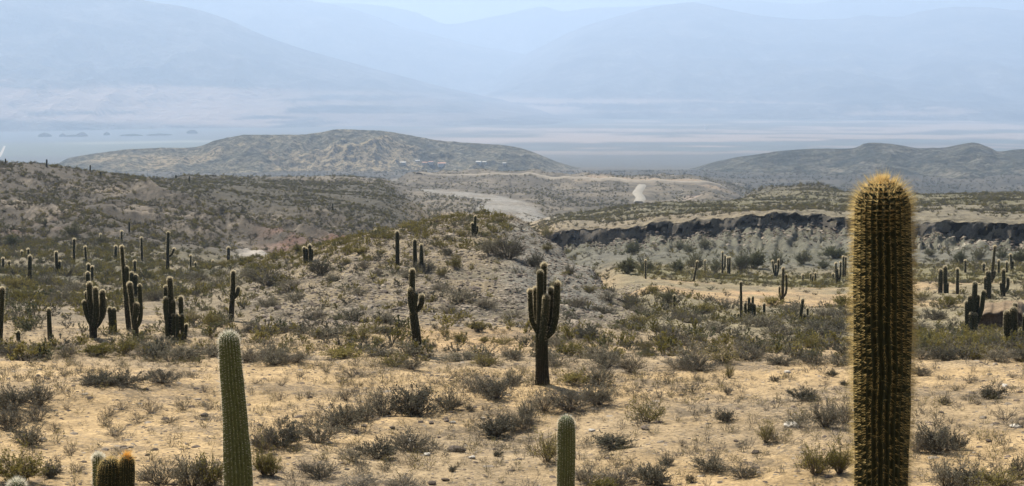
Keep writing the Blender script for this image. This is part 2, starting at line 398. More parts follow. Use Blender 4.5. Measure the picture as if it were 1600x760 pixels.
Z += sst(880, 940, PXc) * sst(318, 348.4, RP) * (1 - sst(348.6, 349.8, RP)) * 2.2 * cone
Z += sst(840, 880, PXc) * band(349.4, 364, 1, RP) * 1.5 * fbm(dg * .5, RP * 0, 67, 5, .6)
Z += sst(840, 880, PXc) * band(349, 358, 2, RP) * 1.0 * fbm(X / 3.5, Y / 3.5, 69, 3)
Z += plat_m * 1.6 * fbm(X / 22, Y / 22, 37, 4) * sst(352, 380, RP)
mid = (1 - .85 * g(984, 1016, 14, PXc) * g(900, 1330, 40, RR)) * sst(700, 950, RR) * (1 - sst(2200, 3000, RR)) * (1 - .85 * g(640, 880, 60, PXc) * (1 - sst(1080, 1180, RR)))
Z += mid * (6 * fbm(X / 130, Y / 130, 39, 5) + 9 * (ridged(X / 70, Y / 200, 47, 4) - .4) * g(600, 1140, 40, PXc))
Z += sst(3000, 5000, RR) * 14 * fbm(X / 1500, Y / 1500, 43, 4)

def grid_z(x, y):
    """ground height at world x, y (arrays)"""
    x = np.asarray(x, float); y = np.asarray(y, float)
    az = np.clip(np.arctan2(x, y), AZ[0], AZ[-1]); r = np.hypot(x, y); k = rc_of(np.atleast_1d(az)) / 350 - 1
    rp = np.atleast_1d(r).copy()
    for _ in range(9): rp = .5 * rp + .5 * np.atleast_1d(r) / (1 + k * warp_w(rp))
    rp = np.clip(rp, ROWS[0], ROWS[-1])
    i = np.clip(np.searchsorted(ROWS, rp) - 1, 0, len(ROWS) - 2); j = np.clip(np.searchsorted(AZ, np.atleast_1d(az)) - 1, 0, len(AZ) - 2)
    t = (rp - ROWS[i]) / (ROWS[i+1] - ROWS[i]); s = (np.atleast_1d(az) - AZ[j]) / (AZ[j+1] - AZ[j])
    return (Z[i,j]*(1-t)+Z[i+1,j]*t)*(1-s) + (Z[i,j+1]*(1-t)+Z[i+1,j+1]*t)*s

def hit(px, py, rmin=15.0):
    """first ground point seen through a photo pixel"""
    dx, dy, dz = [float(a) for a in px_dir(px, py)]
    h = math.hypot(dx, dy); az = math.atan2(dx, dy); sl = dz / h
    j = int(np.clip(np.searchsorted(AZ, az) - 1, 0, len(AZ) - 2)); t = (az - AZ[j]) / (AZ[j+1] - AZ[j])
    R_ = RR[:, j] * (1 - t) + RR[:, j+1] * t; Z_ = Z[:, j] * (1 - t) + Z[:, j+1] * t
    e = sl * R_ - Z_
    k = np.nonzero((e <= 0) & (R_ > rmin))[0]; k = int(k[0]) if len(k) else len(R_) - 1
    if k and e[k-1] > 0: u = e[k-1] / (e[k-1] - e[k])
    else: u = 1.
    r = R_[k-1] * (1 - u) + R_[k] * u
    return Vector((dx/h*r, dy/h*r, float(grid_z(np.array([dx/h*r]), np.array([dy/h*r]))[0])))

# ------------------------------------------------------------------ soil colours (the soil's own, plus painted gully contrast on the far bluff)
def lerp(c, k, m): return c * (1 - m[..., None]) + np.array(k) * m[..., None]
nz = fbm(X / 9, Y / 9, 51, 4); nz2 = fbm(X / 30, Y / 30, 57, 4); nz3 = fbm(X / 90, Y / 90, 61, 4)
C = np.zeros(X.shape + (3,)) + np.array((.41, .292, .15))
C = lerp(C, (.30, .23, .14), sst(-.1, .5, nz) * .8)
C = lerp(C, (.27, .21, .13), sst(46, 60, RR) * .7)
C = lerp(C, (.43, .295, .15), g(620, 830, 60, PXc) * g(49, 64, 3, RR) * sst(-.3, .2, nz) * .9)
C = lerp(C, (.22, .18, .12), (1 - sst(400, 470, PXc)) * sst(60, 80, RR) * .8)
C = lerp(C, (.42, .30, .155), g(60, 300, 40, PXc) * g(58, 76, 4, RR) * sst(-.2, .25, nz) * .9)
C = lerp(C, (.125, .112, .07), (1 - sst(400, 470, PXc)) * sst(80, 125, RR) * (.5 + .5 * sst(-.2, .2, nz)))
C = lerp(C, (.18, .152, .10), knoll_m * (.6 + .4 * sst(-.25, .2, nz + .6 * sst(760, 900, PXc) - .25 * (1 - sst(480, 620, PXc)))))
C = lerp(C, (.20, .187, .152), g(790, 960, 30, PXc) * g(76, 135, 6, RR) * .9)
right = sst(930, 1000, PXc)
C = lerp(C, (.22, .19, .115), right * sst(58, 75, RR) * .85)
C = lerp(C, (.42, .295, .155), right * g(118, 168, 8, RR) * (1 - sst(1400, 1500, PXc) * .3) * sst(-.25, .15, nz2 + .4 * nz) * .95)
C = lerp(C, (.46, .26, .15), g(1120, 1200, 20, PXc) * g(140, 170, 5, RR) * sst(0, .3, nz) * .6)
C = lerp(C, (.19, .17, .085), right * g(168, 212, 8, RR) * .8)
C = lerp(C, (.118, .114, .082), talus_m * .95)
C = lerp(C, (.165, .154, .12), talus_m * sst(.1, .5, nz2) * .6)
C = lerp(C, (.40, .35, .27), right * sst(1380, 1440, PXc) * g(293.5, 296.5, .8, RR + 2 * nz3) * .7)
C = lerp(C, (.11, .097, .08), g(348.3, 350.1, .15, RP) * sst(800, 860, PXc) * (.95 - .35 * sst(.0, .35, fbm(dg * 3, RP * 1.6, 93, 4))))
C = lerp(C, (.19, .165, .115), plat_m * .85)
C = lerp(C, (.15, .135, .075), plat_m * sst(430, 480, RR + 60 * nz3) * (.55 + .45 * sst(-.2, .2, nz2)))
C = lerp(C, (.25, .20, .13), plat_m * (1 - sst(392, 420, RR)) * sst(860, 950, PXc) * (1 - sst(1150, 1250, PXc)) * .6)
C = lerp(C, (.085, .072, .056), hill_m * .95)
C = lerp(C, (.25, .205, .15), face * sst(.05, .4, .6 * nz2 + .8 * nz) * .8)
C = lerp(C, (.078, .07, .048), hill_m * sst(390, 470, RR) * sst(180, 320, PXc) * .8)
C = lerp(C, (.27, .13, .085), g(20, 140, 25, PXc) * g(232, 285, 12, RR) * sst(-.25, .15, nz2) * .8)
C = lerp(C, (.20, .105, .075), g(430, 620, 50, PXc) * g(275, 350, 15, RR) * sst(-.3, .15, nz2) * .9)
midz = sst(620, 760, RR) * (1 - sst(2300, 3200, RR)) * (1 - hill_m)
C = lerp(C, (.085, .075, .057), midz * .9)
C = lerp(C, (.21, .175, .125), midz * sst(.05, .35, .5 * nz3 + nz2) * .75)  # tan against dark brown paints in gully relief that even sunlight loses
flat = sst(1120, 1200, PXc) * sst(800, 950, RR) * (1 - sst(2600, 3000, RR)) + sst(2000, 2200, RR) * (1 - sst(3000, 3600, RR)) * (1 - sst(1120, 1200, PXc))
C = lerp(C, (.05, .048, .038), np.clip(flat, 0, 1) * (.55 + .4 * sst(-.2, .2, fbm(X / 120, Y / 120, 87, 4))))
# river gravel
_br = [560, 620, 750, 850, 920, 1000, 1080, 1150]
bedc = np.interp(RR, _br, [815, 815, 795, 800, 790, 745, 695, 640])
bedw = np.interp(RR, _br, [62, 60, 55, 38, 26, 45, 42, 40])
bed = band(-1, 1, .25, (PXc - bedc) / bedw + .35 * nz3) * g(560, 1120, 30, RR)
C = lerp(C, (.26, .243, .207), bed * (.95 - .6 * sst(.05, .3, nz2 + .3 * nz)))
bed2 = g(375, 490, 25, PXc) * g(238, 268, 5, RR + 5 * nz2)
C = lerp(C, (.38, .34, .28), bed2 * .95)
# roadside cutting and quarry scar
C = lerp(C, (.34, .26, .175), g(900, 1135, 30, PXc) * g(1330, 1400, 16, RR + .22 * (PXc - 1000) + 45 * nz3) * .8)
C = lerp(C, (.38, .29, .23), g(1075, 1140, 14, PXc) * g(985, 1085, 18, RR) * .85)
# valley
val = sst(2600, 3600, RR)
C = lerp(C, (.09, .09, .08), val)
vn = fbm(X / 1400, Y / 420, 71, 5); vn2 = fbm(X / 500, Y / 260, 77, 4)
C = lerp(C, (.34, .26, .205), sst(4800, 6300, RR) * sst(-.05, .3, vn + .35 * vn2) * sst(560, 760, PXc) * .8)
C = lerp(C, (.10, .12, .11), sst(4600, 6000, RR) * sst(.12, .4, -vn) * .8)
C = lerp(C, (.11, .13, .095), g(-300, 380, 60, PXc) * g(5600, 7600, 300, RR) * .7)
C = lerp(C, (.24, .24, .18), g(120, 400, 60, PXc) * g(7300, 7700, 120, RR) * .8)
C = lerp(C, (.09, .11, .12), g(-500, 300, 60, PXc) * g(7800, 11500, 300, RR) * .85)
SCR = .05 + .1 * nz2 + .16 * hill_m + .14 * plat_m * sst(420, 500, RR) + .17 * midz + .1 * val - .6 * bed - .6 * bed2 + .04 * sst(45, 70, RR) + .02 * talus_m
SCR = np.where(RR < 40, SCR - .06, SCR)

# ------------------------------------------------------------------ ground sheet, cut into named pieces
nr, nc = X.shape
V = np.stack([X, Y, Z], -1)
du = np.gradient(V, axis=1); dv = np.gradient(V, axis=0)
N = np.cross(du, dv); N /= np.maximum(np.linalg.norm(N, axis=-1, keepdims=True), 1e-9)
N *= np.sign(N[..., 2:3] + 1e-9)
Vf = V.reshape(-1, 3); Nf = N.reshape(-1, 3)
ii, jj = np.meshgrid(np.arange(nr - 1), np.arange(nc - 1), indexing='ij')
quads = np.stack([ii*nc + jj, ii*nc + jj + 1, (ii+1)*nc + jj + 1, (ii+1)*nc + jj], -1).reshape(-1, 4)
def fc(a): return a[:-1, :-1].ravel()
cls = np.zeros(len(quads), int)
cls[(fc(hill_m) > .5) & (fc(bed) < .5)] = 2
cls[fc(knoll_m) > .5] = 1
cls[(fc(talus_m) > .5)] = 3
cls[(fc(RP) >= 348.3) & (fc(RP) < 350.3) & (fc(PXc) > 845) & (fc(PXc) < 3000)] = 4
cls[(fc(bed) > .5) | (fc(bed2) > .5)] = 5
cls[fc(RR) > 2900] = 6
NAMES = {0: ('ground', 'ochre sandy ground with scattered stones between the cacti'),
         1: ('knoll', 'stony grey knoll rising behind the cacti in the middle'),
         2: ('hillside', 'scrubby gullied hillside on the left beyond the plain'),
         3: ('talus_slope', 'pale grey talus slope below the dark river cliff'),
         4: ('river_cliff', 'dark shaded earth cliff along the dry river'),
         5: ('riverbed', 'pale gravel of the dry riverbed winding behind the knoll'),
         6: ('valley_floor', 'wide hazy valley floor below the blue mountains')}
for k, (nm, lab) in NAMES.items():
    q = quads[cls == k]
    used = np.unique(q); remap = np.full(len(Vf), -1); remap[used] = np.arange(len(used))
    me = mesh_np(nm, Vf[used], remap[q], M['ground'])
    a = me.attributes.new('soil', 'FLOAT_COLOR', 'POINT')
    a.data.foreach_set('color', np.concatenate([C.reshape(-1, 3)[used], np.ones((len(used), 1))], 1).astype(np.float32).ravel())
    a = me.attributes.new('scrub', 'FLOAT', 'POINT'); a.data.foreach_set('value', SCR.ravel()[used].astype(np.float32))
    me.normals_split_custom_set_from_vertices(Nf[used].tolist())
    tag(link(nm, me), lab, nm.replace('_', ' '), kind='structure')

# ------------------------------------------------------------------ hills and mountains: ridges with a real body
RIDGES = []
def hit_ridge(k, px, py):
    """first point of a hill seen through a photo pixel"""
    az, R, zz = RIDGES[k]; a, sl = [float(q) for q in az_slope(px, py)]
    j = int(np.argmin(np.abs(az - a))); i = np.nonzero(zz[:, j] / R[:, j] >= sl)[0]; i = int(i[0]) if len(i) else 40
    r = float(R[i, j]); return Vector((r * math.sin(a), r * math.cos(a), float(zz[i, j])))
def ridge(name, label, prof, dist, near, far, mat, rough, seed, cols=360, rws=90, base=None, pale=None, top_cap=None):
    px = np.array([p[0] for p in prof], float); py = np.array([p[1] for p in prof], float)
    q = np.linspace(px[0], px[-1], cols); rowy = pchip(px, py, q)
    az, sl = az_slope(q, rowy)
    zc = sl * dist
    if top_cap is not None: zc = np.minimum(zc, top_cap)
    t = np.concatenate([np.linspace(0, 1, rws), np.linspace(1, 2, rws // 3)[1:]])
    T, A = np.meshgrid(t, az, indexing='ij')
    R = np.where(T <= 1, near + (dist - near) * T, dist + (far - dist) * (T - 1))
    x, y = R * np.sin(A), R * np.cos(A)
    b = np.where(True, -10, 0) + grid_z(x.ravel(), y.ravel()).reshape(x.shape) if base is None else np.full(x.shape, float(base))
    shape = np.where(T <= 1, T ** 1.25, (2 - T) ** 1.2)
    zz = b + (zc[None, :] - b) * shape
    span = dist - near
    amp = rough * np.clip(zc[None, :] - b, 0, None)
    s = span
    n = ridged(x / (s * .42), y / (s * .55), seed, 5) - .5
    n2 = ridged(x / (s * .12), y / (s * .2), seed + 9, 4) - .45
    env = np.sin(np.clip(T, 0, 1) * math.pi) ** .8 + .12
    zz = zz + amp * env * (n * .8 + n2 * .35)
    v = np.stack([x, y, zz], -1).reshape(-1, 3)
    r_, c_ = x.shape
    i, j = np.meshgrid(np.arange(r_ - 1), np.arange(c_ - 1), indexing='ij')
    f = np.stack([i*c_ + j, (i+1)*c_ + j, (i+1)*c_ + j + 1, i*c_ + j + 1], -1).reshape(-1, 4)
    RIDGES.append((az, R, zz))
    me = mesh_np(name, v, f[:, ::-1], mat)
    a = me.attributes.new('pale', 'FLOAT', 'POINT')
    pv = np.zeros(x.shape) if pale is None else pale(x, y, zz, T, q[None, :] + 0 * T)
    a.data.foreach_set('value', pv.ravel().astype(np.float32))
    return tag(link(name, me), label, name.replace('_', ' '), kind='structure')

ridge('hill', 'long scrubby hill in the middle distance with two humps',
      [(55,272),(75,264),(110,247),(160,238),(230,231),(300,230),(345,217),(400,211),(470,211),(500,207),(530,202),(570,203),(610,207),(650,213),(700,220),(760,225),(810,231),(850,245),(890,262),(915,273)],
      3000, 2480, 3700, M['hill'], .7, 101, 420, 110,
      pale=lambda x, y, z, T, q: sst(.05, .4, fbm(x / 160, y / 160, 105, 4)) * (1 - sst(.75, .95, T)) * .8)
ridge('hill', 'low eroded grey hills behind the golden cactus at right',
      [(1060,285),(1085,270),(1105,258),(1130,250),(1200,238),(1260,232),(1330,232),(1360,223),(1400,226),(1440,232),(1470,231),(1500,226),(1520,223),(1545,230),(1560,237),(1590,234),(1680,230),(1800,238),(2000,250)],
      2900, 2150, 3700, M['hill2'], .9, 121, 420, 110,
      pale=lambda x, y, z, T, q: sst(.0, .4, fbm(x / 90, y / 200, 125, 4)) * (1 - sst(.5, .8, T)) * .9)
ridge('mountain', 'nearest blue mountain massif sloping down from the upper left',
      [(-900,-15),(-500,-22),(-200,-30),(0,-30),(120,-22),(200,-8),(230,0),(290,9),(350,28),(400,50),(450,69),(500,84),(560,101),(620,117),(700,138),(780,155),(860,168),(960,182)],
      15500, 9800, 20000, M['mount'], .32, 141, 300, 90, base=-375,
      pale=lambda x, y, z, T, q: np.clip(sst(-.12, .12, fbm(x / 900, z / 60, 145, 4) + .35 * (1 - sst(120, 420, q))) * band(-310, 25, 25, z + .2 * (q - 150)) * (1 - sst(300, 760, q) * .75), 0, 1))
ridge('mountain', 'second pale blue mountain ridge behind the left massif',
      [(200,-20),(400,-20),(475,0),(525,7),(575,22),(625,40),(700,61),(760,74),(800,80),(850,95),(950,120),(1050,150),(1150,178)],
      22500, 16500, 25500, M['mount'], .26, 161, 240, 60, base=-375)
ridge('mountain', 'broad pale mountain massif across the right half of the horizon',
      [(690,172),(740,140),(780,112),(800,97),(850,70),(900,46),(950,30),(1000,16),(1040,9),(1080,5),(1120,12),(1160,20),(1200,26),(1260,29),(1320,27),(1345,22),(1400,26),(1440,17),(1500,9),(1540,10),(1600,17),(1700,22),(1900,10),(2300,20)],
      21000, 12500, 25500, M['mount'], .30, 181, 340, 90, base=-375,
      pale=lambda x, y, z, T, q: band(-330, -150, 40, z) * sst(-.05, .2, fbm(x / 1500, z / 60, 185, 4)) * .9)
ridge('mountain', 'faintest far mountain crest fading into the white sky',
      [(380,10),(520,4),(600,10),(650,20),(700,38),(740,32),(790,22),(850,10),(880,18),(930,12),(1000,10),(1150,0),(1250,6),(1345,-2),(1450,2),(1600,-2),(1900,5)],
      27000, 24500, 28500, M['mount'], .15, 201, 240, 50, base=-375)

# ------------------------------------------------------------------ roads
def strip(name, label, pts, width, dz, rmin=900., mat='road'):
    P = []
    n = 60
    t = np.linspace(0, 1, n); tt = np.linspace(0, 1, len(pts))
    pp = [hit(p[0], p[1], rmin) for p in pts]
    qr = np.array([math.hypot(p.x, p.y) for p in pp]); qa = np.array([math.atan2(p.x, p.y) for p in pp])
    qr = np.polyval(np.polyfit(tt, qr, 3), t); qa = pchip(tt, qa, t)
    x, y = qr * np.sin(qa), qr * np.cos(qa)
    tx, ty = np.gradient(x), np.gradient(y); ln = np.hypot(tx, ty); nx, ny = -ty / ln, tx / ln
    rowsv = []
    for s in (-.5, -.25, 0, .25, .5):
        a, b = x + nx * width * s, y + ny * width * s
        rowsv.append(np.stack([a, b, grid_z(a, b) + dz + (0 if abs(s) < .5 else -dz * 1.5)], -1))
    v = np.stack(rowsv, 1).reshape(-1, 3); m = 5
    i, j = np.meshgrid(np.arange(n - 1), np.arange(m - 1), indexing='ij')
    f = np.stack([i*m + j, i*m + j + 1, (i+1)*m + j + 1, (i+1)*m + j], -1).reshape(-1, 4)
    me = mesh_np(name, v, f, M[mat])
    return tag(link(name, me), label, 'road', kind='structure')
strip('road', 'pale dirt road running along the top of the far bluff', [(655,272.5),(720,273.5),(800,275),(880,277.5),(950,280.5),(1020,284),(1080,288.5),(1130,293)], 18, 2.)
strip('track', 'short pale track dropping straight down the bluff', [(1003,290),(1000,295),(996,302),(1001,309),(998,317)], 12, 1.3, 900., 'track')
strip('track', 'white track at the left edge below the mountains', [(-8,252),(-2,246),(3,238),(7,229)], 15, 2, 2500.)

# ------------------------------------------------------------------ cacti
def stem_mesh(path, wid, nrib, per_rib, seg, depth, rough_seed, flat_top=False):
    """ribbed stem along a 3-D path; returns verts, quads, age, and frames for spines"""
    path = np.array(path, float); wid = np.array(wid, float)
    L = np.concatenate([[0], np.cumsum(np.linalg.norm(np.diff(path, axis=0), axis=1))])
    total = L[-1]; R_top = wid[-1] / 2
    ns = max(8, int(total / seg))
    s = np.linspace(0, total, ns)
    s = np.unique(np.concatenate([s[s < total - R_top * 1.1], total - R_top * 1.1 * (1 - np.sin(np.linspace(0, math.pi / 2, 8)))]))
    c = pchip(L, path, s); rad = pchip(L, wid / 2, s)
    t = (s - (total - R_top * 1.1)) / (R_top * 1.1)
    dome = np.sqrt(np.clip(1 - np.clip(t, 0, 1) ** 2.2, 0.0004, 1))
    r0 = np.random.default_rng(rough_seed)
    wob = 1 + .04 * fbm(s / max(.25, R_top * 3), s * 0 + rough_seed, rough_seed, 3)
    rad = rad * dome * wob
    tan = np.gradient(c, axis=0); tan /= np.linalg.norm(tan, axis=1, keepdims=True)
    ref = np.array((0, 1., 0)); b = np.cross(tan, ref); b /= np.linalg.norm(b, axis=1, keepdims=True)
    nrm = np.cross(b, tan)
    na = nrib * per_rib; th = np.arange(na) / na * 2 * math.pi + r0.random() * 6
    mea = .10 * fbm(s * 1.6, s * 0 + rough_seed % 17, rough_seed + 3, 3)[:, None]      # ribs wander a little
    prof = 1 - depth * (.5 - .5 * np.cos(th[None, :] * nrib - th[0] * nrib)) ** .8
    lump = 1 + .05 * fbm(np.cos(th)[None, :] * 1.3 + s[:, None] * 1.1 / max(R_top * 4, .3), np.sin(th)[None, :] * 1.3 + s[:, None] * .6, rough_seed + 5, 3)
    rr = rad[:, None] * prof * lump
    v = c[:, None, :] + rr[..., None] * (np.cos(th[None, :] + mea)[..., None] * b[:, None, :] + np.sin(th[None, :] + mea)[..., None] * nrm[:, None, :])
    n = len(s)
    i, j = np.meshgrid(np.arange(n - 1), np.arange(na), indexing='ij'); j2 = (j + 1) % na
    q = np.stack([i*na + j, (i+1)*na + j, (i+1)*na + j2, i*na + j2], -1).reshape(-1, 4)
    vv = np.concatenate([v.reshape(-1, 3), c[-1:] + tan[-1:] * R_top * .02])
    tip = n * na
    jl = np.arange(na); cap = np.stack([(n-1)*na + (jl+1) % na, (n-1)*na + jl, np.full(na, tip)], -1)
    age = np.repeat(np.clip(1 - s / max(total, 1e-6), 0, 1), na); age = np.append(age, 0)
    return vv, [q, cap], age, dict(s=s, c=c, rad=rad, tan=tan, b=b, n=nrm, total=total, th0=th[0], nrib=nrib, rtop=R_top, mea=mea[:, 0])

def spines_mesh(fr, spacing, count, length, width, seed, droop=0., crown=1.6, from_s=0., splay=.3):
    r = np.random.default_rng(seed)
    s0 = np.arange(from_s + spacing * .5, fr['total'], spacing)
    top = fr['total'] - fr['rtop'] * 1.2
    extra = np.linspace(top, fr['total'] - fr['rtop'] * .02, 12)
    s0 = np.concatenate([s0[s0 < top], extra])
    S, K = np.meshgrid(s0, np.arange(fr['nrib']), indexing='ij')
    S = S + (r.uniform(-.3, .3, S.shape) + r.uniform(-.5, .5, fr['nrib'])[None, :]) * np.where(S < top, spacing, fr['rtop'] * .22); S = np.clip(S, 0, fr['total'] * .9995)
    S, K = S.ravel(), K.ravel()
    kp = r.random(len(S)) < .42 + .58 * np.clip(S / fr['total'], 0, 1) ** 1.6; S, K = S[kp], K[kp]      # old areoles have lost spines
    S = np.repeat(S, count); K = np.repeat(K, count)
    def ip(a): return np.stack([np.interp(S, fr['s'], a[:, k]) for k in range(3)], -1)
    c, tn, b, nm = ip(fr['c']), ip(fr['tan']), ip(fr['b']), ip(fr['n']); rad = np.interp(S, fr['s'], fr['rad'])
    th = fr['th0'] + K / fr['nrib'] * 2 * math.pi + np.interp(S, fr['s'], fr['mea'])
    out = np.cos(th)[:, None] * b + np.sin(th)[:, None] * nm
    side = -np.sin(th)[:, None] * b + np.cos(th)[:, None] * nm
    # outward tilt rises to the axis at the dome
    up = np.clip((S - top) / (fr['rtop'] * 1.2), 0, 1)[:, None]
    nout = out * np.sqrt(1 - up ** 2 * .95) + tn * up
    base = c + out * rad[:, None] * .985
    m = len(S)
    d = nout + side * r.normal(0, splay, m)[:, None] + tn * (r.normal(0, splay, m) - droop)[:, None]
    d /= np.linalg.norm(d, axis=1, keepdims=True)
    ln = length * r.uniform(.45, 1.15, m) * (1 + (crown - 1) * up[:, 0])
    wdir = np.cross(d, r.normal(size=(m, 3))); wdir /= np.linalg.norm(wdir, axis=1, keepdims=True)
    v = np.stack([base - wdir * width / 2, base + wdir * width / 2, base + d * ln[:, None]], 1).reshape(-1, 3)
    return v, np.arange(3 * m).reshape(-1, 3)

CACTI = []          # (landmark phrase, px, py)
def cactus(label, stems, base=None, dist=None, group='tall columnar cacti on the plain', skin='cactus', spine='spine', spn=1., name='columnar_cactus', land=None, rmin=15., flower=False):
    """stems: list of (points [(px, py, width px), ...] from foot to tip, depth offset m)"""
    foot = stems[0][0][0]
    if base is None: base = (foot[0], foot[1])
    if dist is None:
        p = hit(base[0], base[1], rmin)
    else:
        az = float(az_slope(base[0], base[1])[0]); x, y = dist * math.sin(az), dist * math.cos(az)
        p = Vector((x, y, float(grid_z(np.array([x]), np.array([y]))[0])))
    D = math.hypot(p.x, p.y); u = Vector((p.x / D, p.y / D, 0))
    hpx = max(q[0][1] for q in [st[0] for st in stems]) - min(st[0][-1][1] for st in stems)
    small = hpx < 20
    mpp = D / F                             # metres per photo pixel
    root = None
    if not small:
        root = link(name, None, loc=p); root.empty_display_size = .3
    for k, (pts, off) in enumerate(stems):
        P, W = [], []
        for (x, y, wd) in pts:
            dx, dy, dz = [float(a) for a in px_dir(x, y)]
            t = (D + off) / (dx * u.x + dy * u.y)
            P.append(Vector((dx * t, dy * t, dz * t)) - p); W.append(wd * mpp)
        if len(pts) >= 2 and (k == 0 or abs(pts[0][1] - foot[1]) < 4):      # foot goes into the soil
            z_here = float(grid_z(np.array([P[0].x + p.x]), np.array([P[0].y + p.y]))[0]) - p.z
            P[0] = Vector((P[0].x, P[0].y, min(P[0].z, z_here) - .2 if dist is None else z_here - .2))
        P = np.array([list(a) for a in P])
        big = max(wd for (_, _, wd) in pts)
        if big > 60: nrib, per, seg = 28, 8, .025
        elif big > 18: nrib, per, seg = 22, 6, .04
        elif big > 7.5: nrib, per, seg = 16, 4, .08
        else: nrib, per, seg = 12, 3, .16
        v, f, age, fr = stem_mesh(P, W, nrib, per, seg, .20 if big > 18 else .24, 300 + k + int(abs(foot[0]) * 7))
        me = mesh_np('trunk' if k == 0 else 'arm', v, f, M[skin])
        a = me.attributes.new('age', 'FLOAT', 'POINT'); 
        a.data.foreach_set('value', (age * (.75 if k == 0 else .3)).astype(np.float32))
        if small:
            part = link(name, me, loc=p) if k == 0 else link('arm', me, root)
            if k == 0: root = part
        else:
            part = link('trunk' if k == 0 else 'arm', me, root)
        px_m = D / 1098.0                     # one render pixel in metres
        if big > 60: sp = (.017, 7, .062, .0017)
        elif big > 18: sp = (.03, 7, .034, .0013)
        elif big > 7.5: sp = (.05, 4, max(.05, 1.15 * px_m), .006)
        else: sp = (.13, 3, max(.05, 1.0 * px_m), .11 * px_m)
        if D > 260: continue
        sv, sf = spines_mesh(fr, sp[0] / spn, sp[1], sp[2], sp[3], 900 + k, crown=1.5, splay=.27 if big > 60 else (.25 if big > 18 else .2))
        sm = mesh_np('spines', sv, sf, M[spine], smooth=False)
        so = link('spines', sm, part)
        so['kind'] = 'stuff'
    tag(root, label, 'cactus', group)
    CACTI.append((land, float(foot[0]), float(min(foot[1], 760)), D))
    return root, p, D

def st(*pts, off=0.): return (list(pts), off)
# --- foreground
FG = 'large cacti cut off by the lower edge'
cactus('huge golden-spined columnar cactus standing tall at the right', [st((1376,1010,78),(1376,760,79),(1378,600,83),(1379,480,84),(1379,360,82),(1378,282,76))], base=(1376,760), dist=7.2, group=FG, spine='spine_brown', land='the huge golden cactus')
cactus('smooth green columnar cactus with rounded tip leaning at the left foreground', [st((380,960,46),(373,760,44),(367,650,38),(360,565,33),(357,519,30))], base=(373,760), dist=12., group=FG, skin='cactus_soft', spine='spine_white', land='the smooth green cactus')
cactus('short thick cactus poking up at the bottom centre', [st((884,900,32),(884,760,30),(885,690,29),(885,650,27))], base=(884,760), dist=17., group=FG, skin='cactus_soft', spine='spine_white', land='the short thick cactus')
cactus('slim pale-rimmed cactus tip behind the orange-crowned cactus', [st((155,860,17),(154,760,17),(153,710,15))], base=(154,760), dist=18., group=FG, skin='cactus_soft', spine='spine_white', land='the slim pale-rimmed tip')
_r, _p, _D = cactus('dark spiny double cactus with bright orange crown at bottom left', [st((185,880,26),(172,760,36),(172,735,34),(172,716,30)), st((188,800,22),(197,760,24),(198,735,23),(198,713,20), off=-.1)], base=(180,760), dist=14., group=FG, spine='spine_brown', land='the orange-crowned cactus')
cactus('rounded pale cactus top just showing at the lower left corner', [st((26,860,27),(26,790,26),(26,750,25))], base=(26,760), dist=11., group=FG, skin='cactus_soft', spine='spine_white', land='the pale cactus top')
# --- middle
MG = 'tall columnar cacti on the plain'
cactus('many-armed dark candelabra cactus in the centre', [st((848,601,26),(847,575,21),(846,530,20),(844,500,12),(844,422,10.5)),
    st((846,530,10),(849,490,9),(850,411,9), off=.35), st((847,532,11),(851,500,11.5),(854,461,10.5), off=-.35),
    st((843,524,8),(835,510,8),(830,496,8),(828,452,7.5)), st((845,518,8),(838,505,8),(837,490,7.5),(836,449,7), off=.3),
    st((850,530,10),(863,517,10),(869,490,10),(871,440,9.5)), st((849,525,9),(858,508,10),(861,490,10),(861,449,9.5), off=.25)], land='the candelabra cactus')
cactus('leaning dark cactus with two stubby arms left of centre', [st((654,553,17),(650,520,14),(646,490,13),(644,460,10),(644,420,9)),
    st((647,492,8),(642,478,8),(641,465,8),(641,450,8), off=-.2), st((648,487,8),(656,480,9),(659,470,9),(659,460,9)), st((647,485,7),(649,472,7.5),(650,457,7), off=-.25)], land='the leaning two-armed cactus')
cactus('dark cactus with one small right arm at the foot of the knoll', [st((361,502,9),(362,480,8),(364,450,7.5),(364.5,423,6.5)), st((363,468,5),(368,463,6),(371,458,6),(372.5,448,6))], land='the one-armed cactus')
# left group
cactus('bushy many-stemmed cactus left of the tall left group', [st((145.5,528,11),(145.5,510,11),(143,488,9),(140,465,7.5),(139.6,441,7)), st((146,512,8),(150,495,8),(150.5,480,7.5),(149,449,7), off=-.2),
    st((147,513,8),(155,503,8),(160,487,8),(160,453,7.5)), st((145,512,7),(139,500,7),(134,486,6.5),(131,469,6)), st((146,510,6),(154,492,6),(155,464,5.5), off=.3), st((144,508,6),(137,490,6),(135,455,5.5), off=.3), st((148,510,6),(162,492,6),(164,465,5), off=.2)], land='the bushy left cactus')
cactus('single cactus tip rising behind the bushy many-stemmed cactus', [st((138,458,6),(137.5,440,6),(137,425,5.5))], land=None)
cactus('small twin cactus further back above the bushy left cactus', [st((138,437,4.5),(138,425,4.5),(138,412,4.5)), st((144,436,3.5),(144,428,4),(144,416,3.8))])
cactus('pair of low orange-tipped cactus stems between the left clumps', [st((175,519,6.5),(173,500,6.5),(171,480,6)), st((179,521,7),(178.5,500,7),(177.5,481,6.5))], land='the orange-tipped pair')
cactus('tallest thin cactus curving up in the left group', [st((202,515,8),(199,488,8),(196,450,7),(193,422,5.5),(190,384,5)), st((198,470,5),(198.5,450,6),(198,416,5.5), off=-.15)], land='the tallest left cactus')
cactus('dark front cactus with upright right arm in the left group', [st((214,533,9.5),(211,510,9),(208,488,8),(205,462,7.5),(202,441,7.5)), st((212,512,7),(218,503,6.5),(220,488,6.5),(218,444,6)), st((210,498,8),(213,488,8.5),(213,473,8), off=-.2)], land='the dark front cactus')
